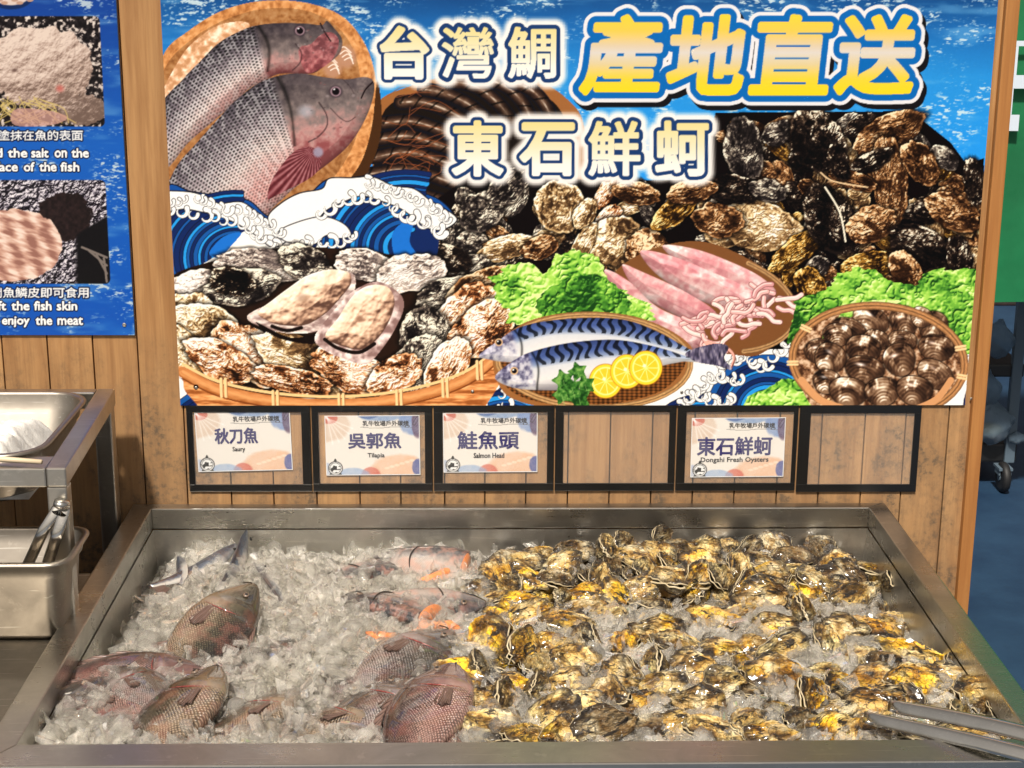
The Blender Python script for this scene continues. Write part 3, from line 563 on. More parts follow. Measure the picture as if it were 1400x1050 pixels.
    stroke([(1096, 520), (1120, 546), (1150, 558)], 10, c3(206, 150, 104)); stroke([(1300, 520), (1280, 546), (1250, 560)], 9, c3(206, 150, 104))
    # halos and the black drop behind the lettering
    H = [(548, 72, 44, 50), (635, 72, 46, 50), (725, 74, 52, 52), (590, 74, 60, 44), (680, 74, 60, 44), (650, 205, 52, 56), (745, 206, 50, 56), (843, 206, 54, 56), (928, 206, 54, 56), (697, 206, 60, 46), (795, 206, 60, 46), (885, 206, 60, 46)]
    sl, X, Y = box(215, -160, 1400, 620); d = fbm(X/3, Y/3, 3, 2); CV[sl] = np.clip((CV[sl]-.5)*1.14+.53, 0, 1)*(1+.03*(d-.5))[..., None]

def paint_left():
    sea(-60, -160, 200, 470, [(-160, (14, 50, 120)), (0, (20, 64, 150)), (200, (26, 92, 186)), (470, (18, 80, 178))])
    def rrect(x0, y0, x1, y1, r, f, sk=0.05):
        sl, X, Y = box(x0-10, y0-10, x1+25, y1+10); Xs = X-(Y-y0)*sk
        qx = np.maximum(np.abs(Xs-(x0+x1)/2)-(x1-x0)/2+r, 0); qy = np.maximum(np.abs(Y-(y0+y1)/2)-(y1-y0)/2+r, 0); put(sl, f(X, Y), np.clip(r-np.hypot(qx, qy)+.5, 0, 1))
    def salt(X, Y):
        n = fbm(X/4, Y/4, 3, 4); dk = ramp(n, [(.3, (16, 12, 14)), (.55, (40, 34, 36)), (.64, (190, 176, 170)), (.8, (230, 220, 210))])
        c = (np.abs((X-55)/72)**2.2+np.abs((Y-92)/56)**2.2)+.5*(fbm(X/14, Y/14, 4, 4)-.5)
        h = (1-c)*30+fbm(X/5, Y/5, 7, 4)*4; L = lit(h, .35); s = ramp(L, [(.2, (120, 98, 88)), (.5, (184, 160, 148)), (.8, (226, 206, 194))])
        sc = ((X-112)/34)**2+((Y-150)/22)**2+.6*(fbm(X/6, Y/6, 9, 3)-.5)
        m = sm(1.0, .93, c)[..., None]; m2 = sm(1., .9, sc)[..., None]
        return dk*(1-np.maximum(m, m2*.9))+s*np.maximum(m, m2*.9)
    rrect(-40, 22, 136, 173, 7, salt)
    for k in range(22):
        r = np.random.RandomState(k); x = r.uniform(0, 60); stroke([(x, 132+r.uniform(0, 10)), (x+r.uniform(-20, 30), 148), (x+r.uniform(-25, 60), 168)], 1.6, c3(206, 182, 112), a=.75)
    fill([(20, 150), (60, 150), (92, 160), (70, 171), (20, 171)], c3(196, 150, 140), a=.8); blob(82, 121, 9, 8, c3(186, 86, 78), .9, .8); blob(20, 96, 8, 4, c3(90, 66, 60), .9, .7)
    def foil(X, Y):
        n = fbm(X/7+2*fbm(X/9, Y/9, 5, 2), Y/5, 13, 4); h = fbm(X/6, Y/6, 14, 4)*22; L = lit(h, .9)
        c = ramp(L*.9+.3*(n-.5), [(.15, (22, 18, 24)), (.4, (90, 82, 96)), (.6, (150, 142, 158)), (.85, (236, 230, 236))])
        f = ((X-20)/66)**2+((Y-335)/50)**2+.2*(fbm(X/10, Y/10, 2, 3)-.5)
        fl = ramp(fbm(X/22+Y/30, Y/5-X/14, 6, 3)+.15*np.sin((X-Y*.3)/4), [(.25, (150, 104, 92)), (.5, (204, 160, 142)), (.75, (238, 214, 200))])
        dk = sm(1., .9, ((X-88)/38)**2+((Y-295)/34)**2+.7*(fbm(X/9, Y/9, 22, 3)-.5))[..., None]; c = c*(1-dk)+c3(20, 14, 14)*(1.0+1.4*fbm(X/4, Y/4, 5, 2))[..., None]*dk
        d2 = sm(0, 6, (Y-330)-(150-X)*.6+40)*sm(100, 108, X); c = c*(1-d2[..., None])+c3(14, 12, 14)*d2[..., None]
        m = sm(1, .95, f)[..., None]; return c*(1-m)+fl*m
    rrect(-40, 246, 144, 388, 7, foil)
    for k in range(4): stroke([(112+k*10, 338+k*5), (146, 352+k*11)], 3, c3(120, 110, 104), smooth=False)
    blob(15, -8, 34, 22, c3(14, 40, 90), .1); blob(15, -10, 29, 18, c3(220, 200, 190), .1)
    for k in range(8): blob(k*7-8, -4+k % 3*4, 6, 3, c3(190, 150, 130), .4)
    sl, X, Y = box(-60, 400, 200, 480); put(sl, c3(60, 140, 220), sm(.45, .9, fbm(X/50, Y/18, 33, 2)*(Y-400)/60)*.5)

def sample(px, py):
    """bilinear look-up of the painted sheet at photo coordinates"""
    x = np.clip((px-PX0)*PS-.5, 0, CV.shape[1]-1.01); y = np.clip((py-PY0)*PS-.5, 0, CV.shape[0]-1.01)
    i = y.astype(int); j = x.astype(int); fx = (x-j)[..., None]; fy = (y-i)[..., None]
    return (CV[i, j]*(1-fx)+CV[i, j+1]*fx)*(1-fy)+(CV[i+1, j]*(1-fx)+CV[i+1, j+1]*fx)*fy
def glyph_mask(body, x0, y0, x1, y1, shear=0., pad=22):
    V, T = text_tris(body); a, b = V.min(0), V.max(0)
    u = (V[:, 0]-a[0])/(b[0]-a[0]); v = (V[:, 1]-a[1])/(b[1]-a[1])
    P = np.stack([x0+u*(x1-x0-shear)+v*shear, y1-v*(y1-y0)], -1)
    sl, X, Y = box(x0-pad, y0-pad, x1+pad, y1+pad); m = np.zeros(X.shape, bool)
    for t in T:
        q = P[t]; j0, i0 = np.floor((q.min(0)-[X[0, 0], Y[0, 0]])*PS).astype(int)-1; j1, i1 = np.ceil((q.max(0)-[X[0, 0], Y[0, 0]])*PS).astype(int)+2
        i0, j0 = max(i0, 0), max(j0, 0)
        if i1 <= i0 or j1 <= j0: continue
        m[i0:i1, j0:j1] |= inside(q, X[i0:i1, j0:j1], Y[i0:i1, j0:j1])
    return sl, X, Y, m
def grow(m, r):
    """distance-like growth of a mask by r photo pixels, soft edge"""
    R = r*PS; k = int(math.ceil(R))+1; out = np.zeros(m.shape, np.float32); f = m.astype(np.float32)
    for dy in range(-k, k+1):
        for dx in range(-k, k+1):
            a = np.clip(R+.5-math.hypot(dx, dy), 0, 1)
            if a <= 0: continue
            ys, xs = slice(max(dy, 0), m.shape[0]+min(dy, 0)), slice(max(dx, 0), m.shape[1]+min(dx, 0))
            yd, xd = slice(max(-dy, 0), m.shape[0]+min(-dy, 0)), slice(max(-dx, 0), m.shape[1]+min(-dx, 0))
            out[yd, xd] = np.maximum(out[yd, xd], f[ys, xs]*a)
    return out
def halo(m, r0=11., r1=21.):
    k = int(r1*PS); out = np.zeros(m.shape, np.float32); f = m.astype(np.float32)
    for dy in range(-k, k+1, 3):
        for dx in range(-k, k+1, 3):
            a = float(1-sm(r0*PS, r1*PS, math.hypot(dx, dy)))
            if a <= 0: continue
            ys, xs = slice(max(dy, 0), m.shape[0]+min(dy, 0)), slice(max(dx, 0), m.shape[1]+min(dx, 0))
            yd, xd = slice(max(-dy, 0), m.shape[0]+min(-dy, 0)), slice(max(-dx, 0), m.shape[1]+min(-dx, 0))
            out[yd, xd] = np.maximum(out[yd, xd], f[ys, xs]*a)
    return out*.97
def paint_letters():
    small = [('台', 522, 38, 584, 106), ('灣', 605, 38, 674, 106), ('鯛', 696, 38, 759, 106), ('東', 620, 167, 686, 239), ('石', 713, 170, 783, 238), ('鮮', 806, 167, 874, 239), ('蚵', 898, 167, 967, 239)]
    G = [(glyph_mask(g, x0, y0, x1, y1, 0., 30), y0, y1) for g, x0, y0, x1, y1 in small]
    for (sl, X, Y, m), y0, y1 in G: put(sl, c3(252, 248, 245), halo(m))
    for (sl, X, Y, m), y0, y1 in G: put(sl, c3(24, 58, 112), grow(m, 7.4))
    for ((sl, X, Y, m), y0, y1), gw in zip(G, (3.2, 1.5, 1.8, 2.8, 3.2, 2.0, 2.6)):
        put(sl, ramp((Y-y0)/(y1-y0), [(0, (238, 220, 150)), (.45, (242, 232, 196)), (.8, (250, 246, 238)), (1, (250, 248, 244))]), grow(m, gw))
    big = [('產', 794, 23, 909, 127), ('地', 911, 23, 1023, 127), ('直', 1026, 23, 1140, 127), ('送', 1142, 23, 1256, 127)]
    G = [(glyph_mask(g, x0, y0, x1, y1, 12, 34), y0, y1) for g, x0, y0, x1, y1 in big]
    gr = [grow(m, 17.5) for (sl, X, Y, m), _, _ in G]
    for ((sl, X, Y, m), _, _), a in zip(G, gr):
        dx, dy = 10, 14; s2 = (slice(sl[0].start+dy, sl[0].stop+dy), slice(sl[1].start+dx, sl[1].stop+dx)); put(s2, c3(16, 14, 18), a)
    for ((sl, X, Y, m), _, _), a in zip(G, gr): put(sl, c3(238, 236, 240), a)
    for (sl, X, Y, m), _, _ in G: put(sl, c3(8, 104, 186), grow(m, 12.5))
    for (sl, X, Y, m), y0, y1 in G:
        put(sl, ramp((Y-y0)/(y1-y0), [(0, (250, 214, 66)), (.18, (246, 206, 84)), (.38, (226, 206, 176)), (.47, (224, 216, 208)), (.62, (228, 208, 160)), (.82, (250, 214, 60)), (1, (255, 218, 34))]), grow(m, 4.0))
def small_text(body, x0, y0, x1, y1, w=.75, o=2.3):
    sl, X, Y, m = glyph_mask(body, x0, y0, x1, y1, 0, 6); put(sl, c3(14, 26, 60), grow(m, o)); put(sl, c3(246, 246, 246), grow(m, w))
def paint_left_text():
    small_text('塗抹在魚的表面', -2, 178, 113, 192, .55); small_text('d', -7, 203, 3, 215); small_text('the', 11, 203, 37, 215); small_text('salt', 43, 203, 66, 215); small_text('on', 75, 206, 91, 215); small_text('the', 98, 203, 121, 215)
    small_text('face', -6, 222, 24, 234); small_text('of', 33, 222, 47, 234); small_text('the', 54, 222, 77, 234); small_text('fish', 83, 222, 108, 234)
    small_text('開魚鱗皮即可食用', -12, 393, 121, 407, .55); small_text('ift', -6, 412, 8, 424); small_text('the', 16, 412, 40, 424); small_text('fish', 47, 412, 70, 424); small_text('skin', 78, 412, 105, 424)
    small_text('enjoy', 3, 433, 40, 447); small_text('the', 49, 432, 71, 444); small_text('meat', 79, 434, 113, 444)
# ================================================================ ground, wall
BY = 3.200                                   # the front of the big banner
m = N('floor_paint'); co = m.co('Object'); n = m.noise(co, 3.5, 6, .65); n2 = m.noise(co, 40, 4, .7)
col = m.ramp(n, [(.3, (.006, .024, .060)), (.7, (.017, .050, .102))]); col = m.mix(m.ramp(n2, [(.55, 0.), (.75, .4)]), col, (.010, .020, .036))
M['floor'] = m.done(Base_Color=col, Roughness=.55, Normal=m.bump(n2, .3, .002))
b = MB(); b.v = [(-40, -40, 0), (40, -40, 0), (40, 60, 0), (-40, 60, 0)]; b.f = [(0, 1, 2, 3)]
kind(b.build('floor', M['floor']), 'structure')
wall = thing('plank_wall', 'tan pine plank wall carrying the fish banner and the row of black name frames', 'wall', (0, BY+.018, 0))
WX0, WX1 = atY(-330, 300, BY).x, atY(1337, 600, BY).x
MB().box((WX0, .003, 0), (WX1, .03, 2.75)).build('backing', M['dark'], wall)
seams = [atY(x, 490, BY).x for x in (3, 65, 127, 188)]+[atY(x, 679, BY).x for x in (256, 316, 374, 433, 492, 548, 608, 663, 719, 776, 833, 890, 947, 1004, 1062, 1119, 1177, 1232, 1290)]
step = seams[5]-seams[4]; pre = []; x = seams[0]
while x-step > WX0: x -= step; pre.insert(0, x)
ed = [WX0]+pre+seams+[WX1]
random.seed(3)
for a, c in zip(ed[:-1], ed[1:]):
    if c-a < .01: continue
    p = MB().box((-(c-a)/2+.0011, -.013, 0), ((c-a)/2-.0011, .0025, 2.75)).build('plank', M['plank'], wall, ((a+c)/2, random.uniform(-.0006, .0006), 0), bevel=.0022)
tr1 = atY(1344, 600, BY-.012).x; tr0 = tr1-.027
tp = MB().box((0, -.03, 0), (tr1-tr0, .045, 2.75)).build('corner_post', M['trim'], wall, (tr0, 0, 0), bevel=.003)
# far side of the market, dim
bk = MB()
for k in range(14): bk.box((0, 9.0+.02*(k % 2), k*.19), (9, 9.3, k*.19+.17))
m = N('dark_brick'); n = m.noise(m.co(), 6, 4); M['brick'] = m.done(Base_Color=m.ramp(n, [(.4, (.012, .008, .008)), (.7, (.035, .016, .014))]), Roughness=.8)
fw_ = thing('market_partition', 'dark ribbed partition across the market behind the cart', 'wall', (0, 0, 0))
for k in range(8): MB().box((1.4, 9, k*.34), (9, 9.25, k*.34+.325)).build('slat', M['brick'], fw_, bevel=.01)

# ================================================================ the printed posters
paint_banner(); paint_letters()
ban = thing('seafood_banner', 'large printed seafood banner with yellow and white Chinese lettering, tilapia, oysters and waves', 'banner', (0, 0, 0))
bx0, bx1, bz0 = -.6020, 1.0192, CZ-.9109; bz1 = bz0+.95
print_sheet('printed_face', bx0, bx1, bz0, bz1, BY-.0006, 1080, 634, lambda V: sample(*project(V)), ban, M['print'])
M['panel_edge'] = plain('panel_edge', (.02, .07, .20), .4)
MB().box((bx0, BY, bz0), (bx1, BY+.0045, bz1)).build('panel', M['panel_edge'], ban)
M['screw'] = plain('zinc_screw', (.45, .43, .40), .35, 1.)
def screw(px, py, parent, Y, r=.0032):
    p = atY(px, py, Y); return MB().tube([(0, 0, 0), (0, -.0012, 0), (0, -.0018, 0)], [r, r, r*.6], 10).build('screw', M['screw'], parent, (p.x, Y, p.z))
for px, py in ((646, 535), (932, 536), (1328, 545), (268, 530)): screw(px, py, ban, BY-.0008)
paint_left(); paint_left_text()
lp = thing('cooking_poster', 'blue instruction poster with photos of salted fish and white captions, upper left', 'poster')
lx1 = atY(170, 200, BY).x; lz0 = atY(100, 458, BY).z; lx0 = lx1-.36
# the poster's printed right edge is vertical in the place
print_sheet('printed_face', atY(-45, 458, BY).x, atY(184, 458, BY).x, lz0, lz0+.80, BY-.0006, 250, 620, lambda V: sample(*project(V)), lp, M['print'])
MB().box((atY(-45, 458, BY).x, BY, lz0), (atY(184, 458, BY).x+.001, BY+.0045, lz0+.80)).build('panel', M['panel_edge'], lp)
screw(170, 444, lp, BY-.0008, .004)

# ================================================================ black name frames and cards
M['film'] = N('clear_film').done(Base_Color=(.95, .95, .95), Roughness=.08, Alpha=.07, Specular_IOR_Level=.6)
fr = [((257, 555, 425, 671), (265, 563, 413, 662)), ((427, 555, 591, 671), (436, 563, 581, 661)), ((593, 555, 757, 671), (605, 563, 748, 661)),
      ((759, 555, 923, 671), (770, 563, 914, 661)), ((925, 555, 1089, 671), (937, 563, 1083, 661)), ((1091, 556, 1256, 673), (1106, 565, 1247, 663))]
flab = ['black tape frame holding the Saury card, leftmost of the row', 'black tape frame holding the Tilapia card', 'black tape frame holding the Salmon Head card', 'empty black tape frame between the Salmon Head and Oysters cards',
        'black tape frame holding the Dongshi Fresh Oysters card', 'empty black tape frame at the right end of the row']
FY = BY+.001
for (o, i), lb in zip(fr, flab):
    yc = (o[1]+o[3])/2; f = tag(thing('sign_frame', lb, 'frame', (0, 0, 0)), lb, 'frame', 'black name frames under the banner')
    X = [atY(o[0], yc, FY).x, atY(i[0], yc, FY).x, atY(i[2], yc, FY).x, atY(o[2], yc, FY).x]; Z = [atY(700, o[3], FY).z, atY(700, i[3], FY).z, atY(700, i[1], FY).z, bz0-.0008]
    y0, y1 = FY-.0015, FY+.0035
    for n_, a, c in (('border', (X[0], y0, Z[2]), (X[3], y1, Z[3])), ('border', (X[0], y0, Z[0]), (X[3], y1, Z[1])), ('border', (X[0], y0, Z[1]), (X[1], y1, Z[2])), ('border', (X[2], y0, Z[1]), (X[3], y1, Z[2]))):
        MB().box(a, c).build(n_, M['black'], f, bevel=.0006)
    # slightly wrinkled clear film
    nx, nz = 26, 16; rr = random.Random(lb); ph = rr.random()*9; b = MB()
    for q in range(nz):
        for p in range(nx):
            u, v = p/(nx-1), q/(nz-1); wr = .0011*math.sin(u*7+v*5+ph)*math.sin(v*9+ph*2)*math.sin(math.pi*u)*math.sin(math.pi*v)+.0006*math.sin(u*31+v*23+ph)*math.sin(math.pi*u)*math.sin(math.pi*v)
            b.v.append((X[1]+(X[2]-X[1])*u, FY-.0002+wr, Z[1]+(Z[2]-Z[1])*v))
    for q in range(nz-1):
        for p in range(nx-1): b.f.append((q*nx+p, q*nx+p+1, (q+1)*nx+p+1, (q+1)*nx+p))
    b.build('film', M['film'], f, smooth=True)
M['card'] = print_mat('card_print', .4, .3); M['navy'] = plain('navy_ink', (.035, .030, .13), .5); M['ink'] = plain('black_ink', (.010, .010, .016), .5)
CW, CH = 130., 86.
def card_colour(V):
    """watercolour card, in card units 0..130 x 0..86 from the top left"""
    X, Y = V[:, 0], V[:, 1]; n = fbm(X/18, Y/18, 3, 4); n2 = fbm(X/7, Y/7, 9, 3)
    c = np.tile(c3(236, 230, 224), (len(X), 1))
    def wash(col, cx, cy, rx, ry, a, edge=.22):
        nonlocal c
        r = np.hypot((X-cx)/rx, (Y-cy)/ry)+.35*(n-.5); k = (sm(1, 1-edge, r)*a*(.75+.5*n2))[:, None]; c = c*(1-np.clip(k, 0, 1))+np.array(col)/255*np.clip(k, 0, 1)
    wash((214, 184, 160), 8, 12, 30, 26, .6); wash((196, 92, 76), 6, 4, 13, 9, .8); wash((120, 150, 196), 76, -4, 40, 14, .75); wash((76, 104, 160), 60, -2, 18, 8, .8); wash((110, 140, 196), 122, 10, 22, 20, .75)
    wash((92, 68, 96), 127, 12, 9, 22, .8); wash((232, 188, 156), 98, 78, 40, 26, .8); wash((206, 108, 92), 62, 84, 14, 11, .8); wash((150, 176, 214), 36, 86, 26, 12, .7); wash((90, 100, 160), 128, 76, 10, 14, .85); wash((150, 170, 210), 2, 82, 14, 16, .5)
    for k in range(5):
        a = -.5+k*.25; d = np.abs((X-4)*math.sin(a+.9)-(Y-4)*math.cos(a+.9)); c = c*(1-(np.exp(-(d/1.0)**2)*(np.hypot(X-4, Y-4) < 38)*.5)[:, None])+(np.exp(-(d/1.0)**2)*(np.hypot(X-4, Y-4) < 38)*.5)[:, None]
    for k in range(6):
        x0, y0 = 84+k*7, 80-k*2.2
        d = np.hypot((X-x0)*.5+(Y-y0+4)*.5, (Y-y0+4)*1.0-(X-x0)*.25); kk = (sm(2.6, 1.6, d)*.55)[:, None]; c = c*(1-kk)+np.array([.98, .93, .86])*kk
    # round cow badge
    r = np.hypot(X-13, Y-75.5); k = (sm(10.2, 9.6, r))[:, None]; c = c*(1-k)+.95*k
    ring = (np.exp(-((r-9.6)/.55)**2)+.8*np.exp(-((r-7.4)/.35)**2))[:, None]; c = c*(1-np.clip(ring, 0, 1))+.06*np.clip(ring, 0, 1)
    cow = ((r < 7) & (fbm((X+3)/3.2, (Y)/3.2, 41, 2) > .53)) | (np.hypot(X-13, (Y-64.5)*.7) < 1.8) | ((np.hypot(X-6.5, Y-84.5) < 1.9)) | (np.hypot(X-19.5, Y-84.5) < 1.9) | ((r > 8) & (r < 9.2) & (np.sin(np.arctan2(Y-75.5, X-13)*26) > .4) & (Y < 78))
    c[cow] = .07
    # underline, bubble and pen
    ln = (np.abs(Y-(17.3+.9*np.sin(X/9))) < .35) & (X > 48) & (X < 120); c[ln] = .35
    bub = np.abs(np.hypot((X-113)/2.6, (Y-15.6)/1.7)-1) < .2; c[bub] = .3
    pen = (np.abs((X-125)*.85+(Y-8)*.55) < 2.2) & (np.abs((X-125)*.55-(Y-8)*.85) < 7); pe = pen & ~((np.abs((X-125)*.85+(Y-8)*.55) < 1.6) & (np.abs((X-125)*.55-(Y-8)*.85) < 6.2)); c[pe] = .1
    ed = (X < .9) | (X > CW-.9) | (Y < .9) | (Y > CH-.9); c[ed] = .93
    return c
def text_local(body, x0, x1, y0, y1, name, mat, parent, off):
    """lettering in card units"""
    V, T = text_tris(body, 0., 2); a, b_ = V.min(0), V.max(0); k = CSC; vv = []; ff = []
    for q in range(7):                                   # strokes thickened by fanned copies
        dx, dy = (0, 0) if q == 0 else (off*math.cos(q*math.pi/3), off*math.sin(q*math.pi/3)); o_ = len(vv)
        vv += [((x0+dx+(p[0]-a[0])/(b_[0]-a[0])*(x1-x0))*k, -.0004-.00004*q, -(y1+dy-(p[1]-a[1])/(b_[1]-a[1])*(y1-y0))*k) for p in V]; ff += [[i+o_ for i in t] for t in T.tolist()]
    me = bpy.data.meshes.new(name); me.from_pydata(vv, [], ff); me.update()
    return link(name, me, mat, parent)
CSC = (atY(395, 600, BY).x-atY(265, 600, BY).x)/CW
cards = [('秋刀魚', 'Saury', (265.5, 563.5), 1.3, (26, 84, 24, 46), (49, 66, 51, 59), 'watercolour name card reading Saury under 秋刀魚'),
         ('吳郭魚', 'Tilapia', (443.5, 568.5), 0.4, (32, 104, 25, 47), (58, 81, 54, 62), 'watercolour name card reading Tilapia under 吳郭魚'),
         ('鮭魚頭', 'Salmon Head', (605.5, 564.5), 0.3, (20, 104, 27, 52), (42, 84, 58, 65), 'watercolour name card reading Salmon Head under 鮭魚頭'),
         ('東石鮮蚵', 'Dongshi Fresh Oysters', (946, 571.5), 0.4, (9, 112, 28, 54), (14, 108, 57, 66), 'watercolour name card reading Dongshi Fresh Oysters under 東石鮮蚵')]
cface = None; CY = FY+.0009
for zh, en, (px, py), rot, t1, t2, lb in cards:
    p = atY(px, py, CY); k = thing('name_card', lb, 'sign card', (p.x, CY, p.z), 0, 'watercolour name cards'); k.rotation_euler = (0, math.radians(-rot), 0)
    if cface is None:
        nx, nz = 196, 130; xs, ys = np.meshgrid(np.linspace(0, CW, nx), np.linspace(0, CH, nz)); col = card_colour(np.stack([xs.ravel(), ys.ravel()], -1).astype(np.float32))
        cface = print_sheet('printed_face', 0, CW*CSC, -CH*CSC, 0, 0, nx, nz, lambda V: col.reshape(nz, nx, 3)[::-1].reshape(-1, 3), k, M['card'])
        cface.location = (0, 0, 0)
    else: o = cface.copy(); C.objects.link(o); o.parent = k
    text_local(zh, *t1, 'lettering', M['navy'], k, .75); text_local(en, *t2, 'caption', M['ink'], k, .25)
    text_local('乳牛牧場戶外碳烤', 52, 115, 7.5, 15, 'heading', M['ink'], k, .18)
# ================================================================ steel ice bin
ZR = CZ-1.12                                 # height of its rim
IL, IR, YB, YF = -.6636, .8223, 3.157, 2.1405
OL, OR, OB, OF = IL-.044, IR+.040, 3.188, 2.074
bin_ = thing('ice_bin', 'long stainless steel ice bin full of crushed ice, fish and oysters', 'display bin', (0, 0, 0))
def slab(name, quad, z0, z1, mat, bevel=.0025):
    b = MB(); b.v = [(x, y, z0) for x, y in quad]+[(x, y, z1) for x, y in quad]; b.f = [(3, 2, 1, 0), (4, 5, 6, 7)]+[(i, (i+1) % 4, 4+(i+1) % 4, 4+i) for i in range(4)]
    return b.build(name, mat, bin_, bevel=bevel)
g = .0004
slab('rim', [(OL, OF), (IL, YF), (IL, YB), (OL, OB)], ZR-.045, ZR, M['steel_rim']); slab('rim', [(IR, YF), (OR, OF), (OR, OB), (IR, YB)], ZR-.045, ZR, M['steel_rim'])
slab('rim', [(IL+g, YB), (IR-g, YB), (OR-g, OB), (OL+g, OB)], ZR-.045, ZR-.0002, M['steel_rim']); slab('rim', [(OL+g, OF), (OR-g, OF), (IR-g, YF), (IL+g, YF)], ZR-.045, ZR-.0002, M['steel_rim'])
DZ = .26
tub = MB().loft([[(IL+.001, YF+.001, ZR-.046), (IR-.001, YF+.001, ZR-.046), (IR-.001, YB-.001, ZR-.046), (IL+.001, YB-.001, ZR-.046)], [(IL+.02, YF+.02, ZR-DZ), (IR-.02, YF+.02, ZR-DZ), (IR-.02, YB-.02, ZR-DZ), (IL+.02, YB-.02, ZR-DZ)]], cap1=True).build('inner_tub', M['steel_wet'], bin_)
MB().box((OL+.004, OF+.004, .12), (OR-.004, OF+.020, ZR-.046)).build('front_panel', M['steel'], bin_, bevel=.002)
MB().box((OL+.004, OF+.0205, .12), (OL+.020, OB-.004, ZR-.046)).build('side_panel', M['steel'], bin_); MB().box((OR-.020, OF+.0205, .12), (OR-.004, OB-.004, ZR-.046)).build('side_panel', M['steel'], bin_)
for x in (OL+.05, OR-.05):
    for y in (OF+.06, OB-.06): MB().tube([(x, y, 0), (x, y, .12)], .022, 12).build('leg', M['steel'], bin_)

# ---- surface of the crushed ice
_X, _Y = (lambda g: (g[0], g[1]))(np.meshgrid(np.linspace(0, 1, 2), np.linspace(0, 1, 2)))
def H(x, y):
    x = np.asarray(x, np.float32); y = np.asarray(y, np.float32)
    h = ZR-.070-.034*sm(2.35, 3.05, y)+.022*(fbm(x*7+3, y*7+1, 5, 3)-.5)*2
    h = h+.026*np.exp(-(((x-.35)/.42)**2+((y-3.02)/.14)**2))           # oysters heaped at the back
    h = h+.014*np.exp(-(((x+.25)/.3)**2+((y-2.75)/.3)**2))
    h = h-.045*sm(IR-.10, IR-.02, x)*sm(2.35, 2.75, y)-.045*sm(IL+.12, IL, x)*sm(2.3, 2.6, y)  # hollows along the side walls
    h = h+.018*sm(2.40, 2.18, y)
    return h
def H1(x, y): return float(H(np.array([x]), np.array([y]))[0])
def onice(px, py, up=0.):
    z = ZR-.06
    for _ in range(6): p = atZ(px, py, z+up); z = H1(p.x, p.y)
    return Vector((p.x, p.y, z))
m = N('packed_ice'); co = m.co('Object'); v = m.n('TexVoronoi', i_Vector=co, i_Scale=85.); n = m.noise(co, 40, 5, .7)
px_ = m.n('SeparateXYZ', i_0=m.n('NewGeometry').outputs['Position']); gap_shade = m.n('MapRange', i_Value=m.math('ADD', px_.outputs[0], m.math('MULTIPLY', m.noise(co, 5, 3), .2)), i_1=.02, i_2=.14, i_3=0., i_4=1.).outputs[0]; gap_shade = m.math('MULTIPLY', gap_shade, m.ramp(m.noise(co, 8, 5, .65), [(.36, .95), (.66, .35)]))  # grey-brown ice tone plus shade of the oyster gaps painted into the colour
m_ice_bed = m.done(Base_Color=m.mix(gap_shade, m.mix(n, (.74, .68, .60), (.95, .92, .88)), (.16, .12, .075)), Roughness=.12, Transmission_Weight=.15, IOR=1.31, Normal=m.bump(m.math('ADD', v.outputs['Distance'], n), 1., .006))
nx, ny = 300, 210; xs = np.linspace(IL+.004, IR-.004, nx); ys = np.linspace(YF+.004, YB-.004, ny); X, Y = np.meshgrid(xs, ys)
Z = H(X, Y)-.006+.014*(fbm(X*38, Y*38, 71, 3)-.5)+.008*(vnoise(X*95, Y*95, 5)-.5)
V = np.stack([X, Y, Z], -1).reshape(-1, 3); i = np.arange(ny-1)[:, None]*nx+np.arange(nx-1)[None]; F = np.stack([i, i+1, i+1+nx, i+nx], -1).reshape(-1, 4)
me = bpy.data.meshes.new('packed_ice'); me.from_pydata(V.tolist(), [], F.tolist()); me.update()
kind(link('packed_ice', me, m_ice_bed), 'stuff')
